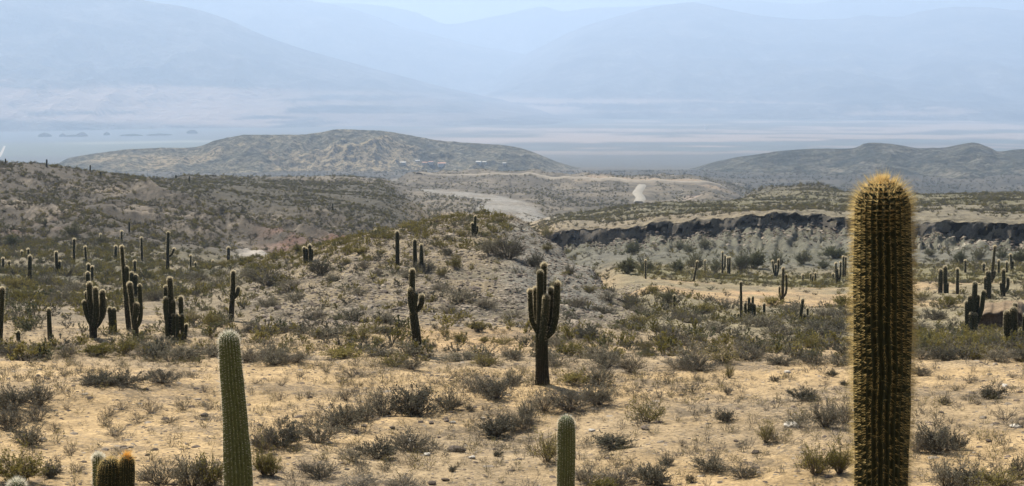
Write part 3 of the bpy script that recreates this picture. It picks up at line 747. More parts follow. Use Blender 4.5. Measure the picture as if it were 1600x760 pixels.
cactus('two close stems behind the dark front left cactus', [st((207,470,6),(206,450,6),(205.5,425,5.5)), st((211,470,6),(212,450,6),(212,429,6))])
cactus('thin distant single cactus peeping above the left group', [st((211,428,4),(210.5,418,4),(210.5,407,4))])
cactus('dense clump of many short cactus stems right of the left group', [st((268,530,8),(268,500,8),(267,465,8),(265,433,7.5)), st((262,528,7),(261.5,503,7.5),(259,485,7.5),(259,464,7), off=-.15), st((259.5,500,6),(259,470,6),(259,446,5.5), off=.25),
    st((270,505,6),(271,490,6.5),(271,469,6.5), off=-.1), st((278,516,7),(282,500,7),(283,485,7),(282,463,7)), st((271,531,5.5),(271,510,5.5),(271,491,5.5), off=-.3), st((277,532,5.5),(277,510,5.5),(276.6,491,5.5), off=-.35), st((284,531,5.5),(285,510,5.5),(284.6,491,5.5), off=-.2), st((286,533,5.5),(290,520,5.5),(291.5,506,5))], land='the dense many-stemmed clump')
cactus('dark cactus cut by the left edge of the picture', [st((-1,546,8),(0,520,8),(2,488,7),(3.5,449,6.5))], land='the left-edge cactus')
cactus('lone straight cactus post on bare sand at the far left', [st((78,530,7),(77,505,6.5),(75.8,482,5))], land='the lone cactus post')
cactus('stubby little cactus near the left edge', [st((28.4,532,5.5),(28.4,525,5.5),(28.4,517,5))])
BG = 'far columnar cacti on the left plain'
for lab, s_ in [
 ('pale-tipped straight cactus on the far left plain', [st((46,441,5.5),(46.5,420,5.5),(47,399,5))]),
 ('far left cactus with one low right arm', [st((89,430.5,4.5),(88.5,412,4.5),(87.6,393,3.8)), st((90,424,3),(93,418,3.5),(93.3,408,3.3))]),
 ('thin tall cactus far left below the green bush', [st((115.6,411,4),(115.6,392,4),(116,373,3.6))]),
 ('tiny far cactus at the left edge of the plain', [st((5,420,3.2),(4.9,412,3.2),(4.7,403,3))]),
 ('second tiny far cactus from the left edge', [st((14.7,419,3),(14,408,2.8))]),
 ('tiny cactus stub farthest left on the plain', [st((34.5,401,2.6),(34,392,2.5))]),
 ('thin cactus stub behind the pale-tipped straight cactus', [st((44.5,403,2.8),(44,389,2.6))]),
 ('slim leaning cactus far behind the bushy left cactus', [st((134.4,409,3.4),(133.7,398,3.4),(133,385,3))]),
 ('short dark cactus just left of the tallest left tip', [st((180.6,404,4.4),(180.8,395,4.4),(181,384,4))]),
 ('slender far cactus right of the tallest left tip', [st((222,408,3.6),(221.5,392,3.5),(221,371,3))]),
 ('tall far cactus with raised right arm before the hillside', [st((262,423,5.5),(262,400,5),(263,362,4.4)), st((263,402,3.2),(268,398,3.4),(271,392,3.4),(272.5,388,3.2))]),
 ('thin upright cactus stub on the knoll edge at left', [st((298,421,2.8),(298,410,2.8),(298,399,2.6))]),
 ('little stub right of the thin knoll edge cactus', [st((305.5,421,3),(305.5,410,2.8))]),
 ('tiniest cactus stub on the left knoll shoulder', [st((332.5,416,2.4),(332.5,407,2.3))]),
 ('thick pale-topped cactus on the left knoll shoulder', [st((357,407,5),(357,397,5),(357,386,4.8))]),
 ('cactus low on the gullied hillside left', [st((190,379,3.2),(190,370,3.2),(190,361,2.8))]),
 ('higher cactus on the gullied hillside left', [st((202,363,2.6),(202,347,2.4))]),
 ('faint slim cactus at the hillside foot', [st((157,379,2.2),(157,366,2))]),
 ('cactus silhouette on the hill crest at the far left', [st((8.6,256,2),(8.6,248,1.8))]),
 ('tallest cactus silhouette on the left hill crest', [st((73,261,2.4),(73,249,2.2))]),
 ('small cactus silhouette lower along the left hill crest', [st((141,267,2),(141,258,1.8))]),
 ('dark stub of cactus right of the crest silhouettes', [st((157,276,2.6),(157,268.5,2.4))]),
 ('tiny cactus on the flat hilltop', [st((275,281,2.6),(275,273.5,2.4))]),
 ('faint cactus on the hilltop slope right', [st((296,285,2),(296,275,1.8))]),
 ('pale cactus on the middle of the hilltop', [st((520,330,2.2),(520,318,2))])]:
    cactus(lab, s_, group=BG, rmin=60 if s_[0][0][0][1] > 300 else 200)
KG = 'cacti on the knoll'
cactus('dark cluster of three stems on the left of the knoll', [st((478,412,6),(477,405,6),(475,386,5.5)), st((485,409,5.5),(485,398,5.5),(483.6,382,5), off=-.1), st((480,410,4.5),(479.5,400,4.5),(479,388,4)), st((487,407,3.5),(488,398,3.5),(488,389,3.2))], group=KG, land='the knoll cluster')
cactus('pale straight cactus in the middle of the knoll', [st((621,416,7),(621,390,6.5),(620.5,361,6))], group=KG, land='the straight knoll cactus')
cactus('left of the two neighbouring cacti on the knoll', [st((649,423,7),(648.5,398,6.5),(648,374,5.6))], group=KG, land='the knoll pair')
cactus('right darker tapering one of the two neighbouring knoll cacti', [st((659,425,8),(658.5,400,6.5),(658,381.5,4.4))], group=KG)
cactus('tiny dark cactus on the knoll skyline', [st((587,367,4),(586.6,358.5,3.6))], group=KG)
cactus('small armed cactus on the knoll summit', [st((742,371,5),(742,355,4.5),(743,337,4)), st((740,368,4),(738.5,360,4.2),(738,348,4)), st((744,366,3),(746,360,3),(746,353,2.8))], group=KG, land='the summit cactus')
RG = 'cacti on the right-hand plain'
for lab, s_, ld in [
 ('thin bare cactus post left of the low right clump', [st((1158,498,4),(1158,470,3.8),(1157.5,440,3.6))], 'the thin bare post'),
 ('low dense clump of cactus stems on the right plain', [st((1170,499,4.4),(1170.3,480,4.4),(1170.5,465,4)), st((1165,499,4.2),(1164.7,485,4.4),(1164.5,473,4.2)), st((1176,499,4.4),(1176,480,4),(1176.3,463,3.8)), st((1179.5,499,4),(1179,485,4),(1179,476,3.8)), st((1173.5,500,4.6),(1173.5,474,4.2), off=-.2)], 'the low right clump'),
 ('stub of cactus at the foot of the thin post', [st((1153.3,501,3),(1153.3,490,2.7))], None),
 ('short round-topped cactus right of the low clump', [st((1194,497,4.2),(1194,486,4.2),(1194,474,4))], 'the round-topped stub'),
 ('three-pronged fork-shaped cactus on the right plain', [st((1223.3,471,4.6),(1223,450,4.6),(1224,418,4)), st((1224,464,3),(1227.5,459,3.4),(1229,450,3.4),(1228.5,429,3.2)), st((1222,469,3),(1219,464,3.3),(1218,456,3.3),(1218,448,3))], 'the three-pronged cactus'),
 ('leaning cactus post left of the huge golden cactus', [st((1250.4,504,5),(1252,488,5),(1254.6,467,4.4))], 'the leaning post'),
 ('thin short cactus right of the leaning post', [st((1261.8,499,3.4),(1262,481,3.2))], None),
 ('stumpy cactus at the foot of the leaning post', [st((1257,505,4.6),(1257,490.5,4.2))], None),
 ('v-shaped far cactus under the talus bushes', [st((1212,432,3),(1212,424,3),(1212,413,2.6)), st((1211,431,2.6),(1208.5,421,2.8),(1207,407.5,2.5)), st((1213.5,431,2.6),(1216.3,419,2.8),(1216.5,405.5,2.5))], None),
 ('tiny far stub right of the v-shaped cactus', [st((1254.6,439,2.4),(1254.6,428.5,2.2))], None),
 ('tiny forked cactus near two far stubs', [st((1266.8,440,2.6),(1266.6,427.5,2)), st((1269,439,2),(1270,434,2.2),(1270.5,431,2))], None),
 ('straight far stub right of the tiny forked cactus', [st((1274,439,2.6),(1273.8,426.5,2.4))], None),
 ('clustered far cactus just left of the golden cactus', [st((1308,444,3.6),(1306.6,430,3),(1306,410.5,2.8)), st((1309,443,3),(1309,432,3),(1308.5,420.5,2.8)), st((1310,442,3),(1313,430,3),(1313.7,409,2.8))], None),
 ('tall twin far stems beside the golden cactus', [st((1317.5,433,3),(1317.6,418,3),(1317.6,400.5,2.7)), st((1320.5,433,3),(1321,418,3),(1321.7,401.5,2.7))], None),
 ('low stub left of the clustered far cactus', [st((1302,437,2.8),(1301.7,427,2.6))], None),
 ('thin far cactus post before the left talus bushes', [st((1009,436,2.6),(1008.7,420,2.4),(1008.4,406.5,2.2))], None),
 ('slanting far cactus leaning to the right', [st((1083.5,440,3.4),(1086,428,3.3),(1089.5,408,3))], None),
 ('thin upright far cactus right of the slanting one', [st((1101.5,428,2.5),(1101.5,418,2.4),(1101.5,407,2.2))], None),
 ('double far cactus with tall left stem', [st((1128.5,431,3),(1128.7,412,2.8),(1129,393.5,2.5)), st((1130,422,2.5),(1132.8,415,2.6),(1133,399.5,2.4))], None),
 ('pale double far cactus right of the tall-stemmed one', [st((1137.5,428,3),(1137.2,414,2.8),(1137,402.5,2.5)), st((1140,428,3),(1140.3,414,2.8),(1140.5,402,2.6))], None),
 ('stubby cactus beyond the end of the knoll', [st((1053.8,483,4.2),(1053.8,472,4),(1053.8,461,3.6))], 'the stubby cactus beyond the knoll'),
 ('close pair of dark cacti right of the golden cactus', [st((1469.5,458,6.4),(1469.6,440,6.4),(1469.7,420.5,5.6)), st((1477.6,459,6),(1477.3,440,5.8),(1476.8,415.5,5.2)), st((1480,459,4.4),(1480.5,442,4))], 'the dark pair'),
 ('straight single cactus between the dark pair and the big clump', [st((1496,460,4.6),(1496,440,4.4),(1496,419.5,4))], None),
 ('very tall slanting cactus at the right', [st((1548.4,442,4.4),(1550.5,425,4.2),(1554.7,384,3.5)), st((1550,438,3),(1553.5,432,3.2),(1554.5,423,3))], 'the tall slanting cactus'),
 ('thick cactus in front of the tall slanting one', [st((1545.3,467,7),(1545,450,7),(1544,423,6.4)), st((1542,464,4.5),(1540,452,4.5),(1539.5,432.5,4.2)), st((1544,455,4),(1542.5,440,4),(1542,419,3.8), off=.3)], None),
 ('armed cactus right of the tall slanting one', [st((1568,463,5.5),(1568,445,5.2),(1568,420.5,4.6)), st((1569,457,4),(1573,453,4.2),(1575,446,4),(1575,434,3.8)), st((1567,460,3.4),(1564.5,453,3.6),(1563.7,441,3.4))], None),
 ('far cactus with side stem near the right edge', [st((1580.8,423,3.6),(1580,410,3.3),(1578.7,397,3)), st((1581,420,2.6),(1582.5,414,2.8),(1582.5,408,2.6))], None),
 ('thin far cactus just left of the right-edge one', [st((1573,426,3),(1573,409,2.7))], None),
 ('upright far cactus right of the slanting tip', [st((1560.5,429,3.2),(1560.5,418,3.2),(1560.5,406.5,2.9))], None),
 ('lone far cactus above the straight single one', [st((1508.4,426,3.2),(1508.4,406.5,2.9))], None),
 ('short far stub left of the slanting cactus', [st((1538,426,4.2),(1537,411.5,3.8))], None),
 ('big clump of upright cactus stems in front of the earth bank', [st((1521,519,7.5),(1521.6,486,7.5),(1523.7,440.5,6.8)), st((1516,519,6.5),(1515,490,6.5),(1515.8,461.5,6)), st((1511,522.5,5.5),(1510.5,500,5.5),(1510,470.5,5)), st((1525,510,6),(1526,490,6.5),(1528,460.5,6), off=.2), st((1524,508,6.5),(1530,495,6.5),(1534,482,6.5),(1537.4,453.5,6)), st((1518,521,6),(1518,505,6),(1518,488,5.8), off=-.3), st((1523,522.5,6.2),(1523.5,505,6.2),(1524,489.5,6), off=-.3)], 'the big right clump'),
 ('thick cactus cluster at the right edge', [st((1584,545,10.5),(1583.4,515,10.5),(1583.4,480,9.6)), st((1575,540,9),(1573.4,515,9.3),(1573.4,485.5,8.6)), st((1587,545,7),(1586,500,7),(1586,473.5,6.4), off=.3), st((1590,551,8),(1594,540,8),(1596,519.5,7.5), off=-.2), st((1592,552,8),(1601,535,8),(1603,490,7.5))], 'the right-edge cluster')]:
    cactus(lab, s_, group=RG, rmin=60, land=ld)

# golden crown on the huge cactus and orange crown on the dark double one: extra long spines near the tip
def crown(root, which, length, spacing, count, mat, span, width):
    part = [c for c in root.children if c.name.split('.')[0] == which][0]
    me = part.data; n = len(me.vertices); co = np.zeros(n * 3, np.float32); me.vertices.foreach_get('co', co); co = co.reshape(-1, 3)
    no = np.zeros(n * 3, np.float32); me.vertices.foreach_get('normal', no); no = no.reshape(-1, 3)
    r = np.random.default_rng(77)
    top = co[:, 2].max(); k = np.nonzero(co[:, 2] > top - span)[0]
    wgt = np.clip(1 - (top - co[k, 2]) / span, 0.25, 1); wgt /= wgt.sum()
    s = r.choice(k, count, p=wgt)
    d = no[s] + r.normal(0, .22, (count, 3)) + np.array((0, 0, .12)); d /= np.linalg.norm(d, axis=1, keepdims=True)
    wd = np.cross(d, r.normal(size=(count, 3))); wd /= np.linalg.norm(wd, axis=1, keepdims=True)
    ln = length * r.uniform(.35, 1.1, count)[:, None]
    v = np.stack([co[s] - wd * width / 2, co[s] + wd * width / 2, co[s] + d * ln], 1).reshape(-1, 3)
    o = link('crown_spines', mesh_np('crown_spines', v, np.arange(3 * count).reshape(-1, 3), M[mat], False), part); o['kind'] = 'stuff'
big = next(o for o in col.objects if o.get('label', '').startswith('huge golden'))
crown(big, 'trunk', .055, .02, 3600, 'spine_gold', .32, .0016)
crown(_r, 'trunk', .04, .02, 700, 'spine_gold', .5, .0022)
crown(_r, 'arm', .11, .02, 260, 'flower', .07, .004)

# ------------------------------------------------------------------ shrubs
def ribbon(P0, P1, w0, w1, r):
    d = P1 - P0; s = np.cross(d, r.normal(size=d.shape)); s /= np.maximum(np.linalg.norm(s, axis=1, keepdims=True), 1e-9)
    v = np.stack([P0 - s * w0 / 2, P0 + s * w0 / 2, P1 + s * w1 / 2, P1 - s * w1 / 2], 1).reshape(-1, 3)
    return v
def shrub_parts(seed, nst, ntw, nleaf, leaf, h=.5, upright=.3, thick=.010):
    """unit-wide dome of branching stems; returns stems mesh arrays and leaf arrays"""
    r = np.random.default_rng(seed)
    az = r.uniform(0, 2 * math.pi, nst); el = np.arcsin(np.clip(r.uniform(.12 + upright * .3, 1, nst), 0, 1))
    lobes = 1 + .22 * np.sin(az * 3 + r.uniform(0, 6)) + .15 * np.sin(az * 5 + r.uniform(0, 6))
    R = r.uniform(.6, 1.05, nst) * lobes
    tip = np.stack([np.cos(az) * np.cos(el) * .5 * R, np.sin(az) * np.cos(el) * .5 * R, np.sin(el) * h * R * r.uniform(.8, 1.1, nst)], -1)
    b0 = np.stack([np.cos(az) * .07 * r.random(nst), np.sin(az) * .07 * r.random(nst), np.full(nst, -.02)], -1)
    nseg = 4; pts = []
    for k in range(nseg + 1):
        t = k / nseg
        p = b0 * (1 - t) + tip * t; p = p + r.normal(0, .018, (nst, 3)) * (0 < k); p[:, 2] += .07 * math.sin(t * math.pi) * (h / .5) * .6
        pts.append(p)
    sv = [ribbon(pts[k], pts[k+1], thick * (1.25 - .25 * k), thick * (1 - .22 * k), r) for k in range(nseg)]
    pts = np.array(pts)                              # nseg+1, nst, 3
    k = r.integers(0, nst, ntw); t = r.uniform(.3, 1, ntw) * nseg; a = np.minimum(t.astype(int), nseg - 1); fr = (t - a)[:, None]
    p0 = pts[a, k] * (1 - fr) + pts[a + 1, k] * fr
    dr = (tip[k] - b0[k]); dr /= np.linalg.norm(dr, axis=1, keepdims=True)
    d = dr + r.normal(0, .55, (ntw, 3)) + np.array((0, 0, .35)); d /= np.linalg.norm(d, axis=1, keepdims=True)
    p1 = p0 + d * r.uniform(.06, .17, ntw)[:, None]
    p1[:, 2] = np.maximum(p1[:, 2], .01)
    sv.append(ribbon(p0, p1, thick * .55, thick * .2, r))
    sv = np.concatenate(sv); sf = np.arange(len(sv)).reshape(-1, 4)
    j = r.integers(0, ntw, nleaf); u = r.uniform(.15, 1.1, nleaf)[:, None]
    c = p0[j] * (1 - u) + p1[j] * u + r.normal(0, .008, (nleaf, 3))
    e1 = r.normal(size=(nleaf, 3)); e1 /= np.linalg.norm(e1, axis=1, keepdims=True); e2 = np.cross(e1, r.normal(size=(nleaf, 3))); e2 /= np.linalg.norm(e2, axis=1, keepdims=True)
    sz = leaf * r.uniform(.5, 1.3, nleaf)[:, None]
    lv = np.stack([c - e1 * sz, c + e2 * sz * .45, c + e1 * sz, c - e2 * sz * .45], 1).reshape(-1, 3)
    return sv, sf, lv, np.arange(len(lv)).reshape(-1, 4)
PROTO = {}
for kind, mat, n, par in [('g', 'leaf_grey', 5, (70, 750, 2300, .016, .5, .3)), ('d', 'leaf_dark', 5, (80, 850, 3400, .017, .5, .3)),
                          ('o', 'leaf_olive', 5, (90, 700, 3000, .017, .55, .55)), ('b', 'leaf_bush', 4, (60, 900, 5200, .018, .62, .4)),
                          ('t', 'leaf_grey', 5, (34, 330, 420, .014, .6, .4))]:
    PROTO[kind] = []
    for k in range(n + 3):
        a_, b_, c_, d_, e_, f_ = par; ru = np.random.default_rng(k * 31 + ord(kind)).uniform
        sv, sf, lv, lf = shrub_parts(500 + k * 13 + ord(kind), int(a_ * ru(.6, 1.3)), int(b_ * ru(.75, 1.25)), int(c_ * ru(.45, 1.45)), d_ * ru(.8, 1.25), e_, f_ * ru(.3, 1.5))
        PROTO[kind].append((mesh_np('shrub', sv, sf, M['twig'], False), mesh_np('foliage', lv, lf, M[mat], False)))
SHRUBS = []
KN = {'g': ('shrub', 'grey twiggy shrub'), 'd': ('shrub', 'dark grey shrub'), 'o': ('shrub', 'olive yellow shrub'), 'b': ('bush', 'rounded green bush'), 't': ('shrub', 'thin dry shrub')}
def shrub(px, py, wpx, hpx, kind='g', rmin=15.):
    p = hit(px, py, rmin); D = p.length; w_ = wpx * D / F
    hh = hpx * D / F
    a, b = random.choice(PROTO[kind])
    nm, ph = KN[kind]
    o = link(nm, a, loc=p); hp = {'o': .55, 'b': .62, 't': .6}.get(kind, .5)
    # a low bush seen from above: part of its pixel height is its depth on the ground
    dep = w_ * .75 * abs(p.z) / math.hypot(p.x, p.y)
    hz = max(hh - .35 * dep, hh * .55)
    o.scale = (w_ * random.uniform(.95, 1.15), w_ * random.uniform(.7, .95), hz / hp)
    o.rotation_euler = (0, 0, random.choice((0, math.pi)) + random.uniform(-.6, .6))
    f = link('foliage', b, o)
    SHRUBS.append((o, ph, px, py, wpx, D))
    return o
S = """15,556,60,22,g;60,556,60,20,o;105,558,55,20,g;150,556,60,24,o;192,553,76,34,o;240,556,60,26,g;290,560,76,26,g;340,557,60,26,g;395,566,76,30,g;432,569,70,28,g
150,601,65,22,d;200,602,75,26,d;255,599,70,26,d;20,640,74,38,d;60,632,70,36,d;15,673,70,42,d;58,658,60,28,g;45,694,74,32,g
85,675,30,22,t;110,712,30,22,t;90,722,25,16,t;122,737,50,26,t;105,640,22,15,t;235,646,45,28,t;170,651,40,22,t;215,661,50,20,t;190,641,40,20,t;285,641,50,24,t;265,661,45,20,t;180,682,50,22,t;320,612,30,16,t
30,753,98,54,o;78,746,44,26,d;250,757,90,46,g;300,760,80,56,g;330,758,74,60,o;412,742,50,46,o;100,588,26,12,t;60,600,24,12,t;300,590,30,14,t
440,521,50,17,g;425,562,64,32,g;462,566,60,22,g;512,526,70,20,g;560,531,70,26,o;600,520,42,13,d;540,561,80,24,o;592,556,60,18,g;618,573,62,28,o;642,577,50,20,g
673,544,28,11,d;590,539,26,18,o;695,526,26,17,o;716,534,30,19,o;745,518,38,21,o;756,536,22,13,o;786,538,42,15,o;722,563,72,20,g;760,573,50,27,o;800,561,62,23,g
742,611,74,32,g;776,622,74,38,d;802,604,50,30,g;600,649,92,48,g;652,649,112,55,d;702,640,64,38,g;570,657,54,36,g
470,589,24,15,t;510,581,24,15,t;550,589,42,19,t;440,603,30,17,t;482,623,26,19,t;541,626,42,30,t;437,626,30,17,t;400,600,26,14,t
440,697,102,52,d;500,692,92,48,g;537,667,82,47,g;412,702,62,38,d;642,706,92,42,d;590,717,74,38,d;550,722,62,30,g;500,747,82,38,d;478,737,42,26,t
735,643,19,13,d;755,641,15,11,t;775,682,72,40,d;802,672,44,32,g;785,701,21,12,t;778,713,19,11,d;707,737,19,11,d;560,764,112,26,d;630,762,92,24,d;425,744,44,36,o
915,526,62,20,d;872,542,50,20,g;890,556,62,27,o;930,561,62,27,g;870,572,72,27,g;950,572,72,32,g;986,582,62,32,g;1010,551,32,26,o;1052,538,62,30,d;1035,542,32,24,o;1015,557,42,15,d
1060,577,82,30,g;1092,580,82,30,d;1130,567,82,32,o;1170,562,82,28,g;1045,586,42,13,t;900,602,62,27,o;936,602,72,36,g;892,642,94,48,d;932,632,72,42,g;850,642,72,42,g;824,657,44,37,g;818,670,48,32,g
1010,660,74,42,o;1080,613,52,23,t;1030,622,42,21,t;1137,616,17,13,d;1160,623,17,11,t;1140,591,22,23,o;958,700,74,27,d;915,691,16,13,t;1065,697,22,17,t;855,722,62,56,o;1135,659,42,22,d;1197,692,34,42,o
920,757,82,42,g;970,757,82,37,d;1020,757,82,42,d;1040,727,30,19,d;1110,737,72,32,g;1160,747,72,30,d;1080,754,22,17,d;942,764,62,24,o;720,592,44,20,t;680,600,30,14,t
1220,569,64,20,d;1270,569,62,20,d;1312,571,52,22,g;1265,544,48,24,o;1215,527,72,26,g;1280,527,82,32,g;1312,522,50,26,d;1210,596,22,11,d;1300,589,24,13,d;1255,627,52,24,d;1290,601,14,9,t;1320,603,16,10,d;1250,609,22,11,t
1245,667,72,27,g;1290,667,62,42,g;1320,662,44,37,g;1275,742,64,58,o;1312,740,60,52,o;1210,692,34,27,t;1440,588,36,17,d;1467,593,15,11,t;1475,633,24,17,d;1440,646,24,15,t;1493,611,18,13,t;1515,599,32,19,t;1550,623,42,24,d;1528,633,20,12,t;1582,591,16,10,t;1485,661,16,11,t;1570,657,58,30,t;1500,667,18,10,t;1597,668,30,18,t
1465,707,84,47,d;1490,702,52,32,d;1432,707,40,30,g;1480,762,62,42,g;1515,758,82,38,g;1560,762,92,42,o;1595,748,62,42,g;1440,562,62,22,g;1480,564,62,24,d;1520,560,72,28,o;1560,565,62,24,g;1595,564,62,22,d
415,446,62,24,d;500,429,50,28,d;455,452,46,20,g;395,432,40,16,g;795,404,66,40,d;765,398,46,28,g;835,418,40,24,d;664,428,50,24,g;711,420,26,24,o;690,432,24,18,o;640,436,44,20,g;700,398,24,12,d;680,385,26,11,o;660,395,22,10,g;720,370,26,12,o;700,375,26,10,g
540,412,24,10,o;570,420,30,16,g;595,398,24,10,o;562,396,36,12,o;590,430,30,12,g;520,440,40,14,g;545,500,70,22,g;490,500,60,22,g;600,505,60,20,g;720,470,60,22,g;690,455,50,16,g;660,470,50,16,g;760,480,56,20,g;800,498,60,16,g;700,490,50,18,g;560,462,50,16,g
845,430,30,18,g;870,450,30,16,o;890,430,24,18,g;920,458,36,18,o;950,470,44,20,g;900,480,50,20,g;945,490,60,18,d;1000,490,50,16,g;985,478,36,18,d;855,392,22,14,o;300,505,50,28,o;330,510,40,26,o;310,440,44,18,g;340,448,36,16,g
350,415,30,11,o;385,409,34,10,o;430,402,36,10,o;540,382,40,11,o;640,357,44,10,o;680,347,40,9,o;780,348,36,12,o;855,372,30,20,o;610,372,36,12,o;465,392,30,9,o;25,450,50,22,o;70,445,60,18,g;120,455,50,18,g;95,470,40,16,g;30,470,40,20,o;240,470,50,20,g;200,545,60,18,o;420,480,50,18,g;460,470,50,16,g;395,520,50,20,g
1045,473,44,24,b;1020,458,26,14,o;1100,490,50,22,o;1130,480,44,18,g;1075,505,60,22,g;1120,520,60,20,g;1190,510,70,24,g;1235,490,50,20,g;1210,478,44,18,o;1290,500,50,24,g;1320,480,44,22,o;1330,505,50,26,g;1000,505,50,20,o;1040,520,50,16,g;1450,545,60,26,o;1500,545,60,24,o;1550,535,60,24,o;1430,520,50,22,g;1460,500,46,20,g;1480,480,46,20,o;1600,545,50,24,o;1440,470,40,20,o"""
for row in S.replace('\n', ';').split(';'):
    a = row.split(',')
    shrub(float(a[0]), float(a[1]), float(a[2]), float(a[3]), a[4])
for (a, b, c, d) in [(989,398,30,22),(981,428,42,28),(1012,426,36,24),(1062,391,22,16),(1076,396,26,18),(1102,389,26,18),(1088,422,40,34),(1059,426,32,22),(1119,426,26,22),(1157,424,42,36),(1178,420,44,32),(1215,418,32,28),(1253,412,34,22),(1304,404,46,22),(1285,420,22,14),(1453,400,24,14),(1500,414,22,24),(1529,406,30,20),(1565,407,24,20),(1590,412,30,22),(115,369,30,22),(20,384,26,18),(70,352,20,12),(45,378,20,12),(160,380,24,12)]:
    shrub(a, b, c, d, 'b', 100.)

# labels: what kind, how big, and where among things one can find
LM = [(t, x, y) for (t, x, y, d) in CACTI if t]
ORD = ['nearest', 'second nearest', 'third nearest', 'fourth nearest', 'fifth nearest', 'sixth nearest', 'seventh nearest', 'eighth nearest', 'ninth nearest', 'tenth nearest', 'eleventh nearest', 'twelfth nearest', 'thirteenth nearest', 'fourteenth nearest', 'fifteenth nearest', 'sixteenth nearest']
groups = {}
for s in SHRUBS:
    o, ph, x, y, wd, D = s
    t, lx, ly = min(LM, key=lambda m: math.hypot((m[1] - x), (m[2] - y) * 1.6))
    dx, dy = x - lx, y - ly
    if abs(dx) > abs(dy) * 1.2: rel = 'left of' if dx < 0 else 'right of'
    else: rel = 'in front of' if dy > 0 else 'behind'
    groups.setdefault((ph, rel, t), []).append((math.hypot(dx, dy), s))
for (ph, rel, t), lst in groups.items():
    lst.sort(key=lambda a: a[0])
    for k, (_, s) in enumerate(lst):
        sz = 'small ' if s[4] < 26 else ('broad ' if s[4] > 68 else '')
        if len(lst) == 1: lab = f'{sz}{ph} {rel} {t}'
        else: lab = f'{sz}{ph} {rel} {t}, {ORD[min(k, 15)]}'
        tag(s[0], lab, 'bush' if 'bush' in ph else 'shrub', 'bushes on the slopes' if 'bush' in ph else 'shrubs on the plain and knoll')

# ------------------------------------------------------------------ stones
def stone_mesh(seed, mat, flat=.55):
    r = np.random.default_rng(seed)
    import bmesh
    bm = bmesh.new(); bmesh.ops.create_icosphere(bm, subdivisions=2, radius=.5)
    pl = r.normal(size=(9, 3)); pl /= np.linalg.norm(pl, axis=1, keepdims=True); dd = r.uniform(.24, .46, 9)
    for v in bm.verts:
        p = np.array(v.co)
        for q, d in zip(pl, dd):
            e = p @ q - d
            if e > 0: p = p - q * e * .92
        v.co = Vector((p[0], p[1], p[2] * flat))
    me = bpy.data.meshes.new('stone'); bm.to_mesh(me); bm.free(); me.materials.append(M[mat]); return me
STN = {k: [stone_mesh(40 + i * 7 + ord(k), m) for i in range(4)] for k, m in (('n', 'stone'), ('d', 'stone_dark'), ('p', 'stone_pale'))}
SL = [(714,706,30,'d','big dark tilted boulder left of the bottom-centre cactus'),(738,716,14,'p','pale chip below the big dark tilted boulder'),(698,659,10,'d','dark stone above the broad bottom shrubs, middle of three'),(674,662,10,'d','dark stone left of the middle three stones'),(708,661,9,'p','pale stone right of the middle three stones'),(705,645,8,'d','small pointed dark stone below the broad dark shrub'),
 (554,677,15,'d','flat dark stone between the two big shrub masses'),(612,669,11,'d','upright dark stone under the broad grey shrubs'),(569,667,11,'d','dark stone at the edge of the grey shrubs'),(686,684,8,'d','little dark stone above the tilted boulder'),(696,751,13,'d','dark stone near the bottom edge left of centre'),(675,757,15,'d','dark rock cut by the bottom edge'),
 (925,674,13,'p','pale flat slab right of the short thick cactus'),(1009,671,17,'d','dark flat stone below the round olive shrub'),(1238,667,27,'p','long pale slab left of the huge golden cactus'),(1556,622,14,'p','pale block beside the dark right shrub'),(1588,668,17,'p','pale rock near the right edge'),(320,651,14,'d','dark stone left of the smooth green cactus'),(251,554,20,'p','white flat rocks above the long dark shrub'),
 (1180,708,14,'d','dark stone right of the bottom shrubs'),(1230,583,12,'p','pale stone among shrubs left of the golden cactus'),(900,742,9,'d','dark pebble beside the short thick cactus'),(1150,690,9,'d','small dark stone above the bottom right shrubs'),(1545,690,11,'d','dark flat stone at the lower right'),(1440,690,12,'n','brown stone right of the golden cactus trunk'),(1390,605,8,'n','small brown stone right behind the golden cactus'),
 (1570,604,10,'p','pale pebble at the far right'),(365,600,10,'d','dark stone behind the smooth green cactus'),(60,588,9,'n','brown stone on the left sand'),(205,700,10,'n','brown stone above the orange-crowned cactus'),(755,655,10,'n','brown stone right of the broad dark shrub'),(1005,735,11,'d','dark stone among the bottom centre shrubs'),(640,690,12,'p','pale flat stone over the bottom dark shrubs'),(668,712,14,'p','pale stone at the end of the bottom dark shrub')]
for x, y, s, k, lab in SL:
    p = hit(x, y); d = s * p.length / F
    o = link('stone', random.choice(STN[k]), loc=p + Vector((0, 0, d * .12))); o.scale = (d * 1.1, d * .9, d * random.uniform(.7, 1)); o.rotation_euler = (random.uniform(-.15, .15), random.uniform(-.15, .15), random.uniform(0, 6))
    tag(o, lab, 'stone', 'stones on the sand')

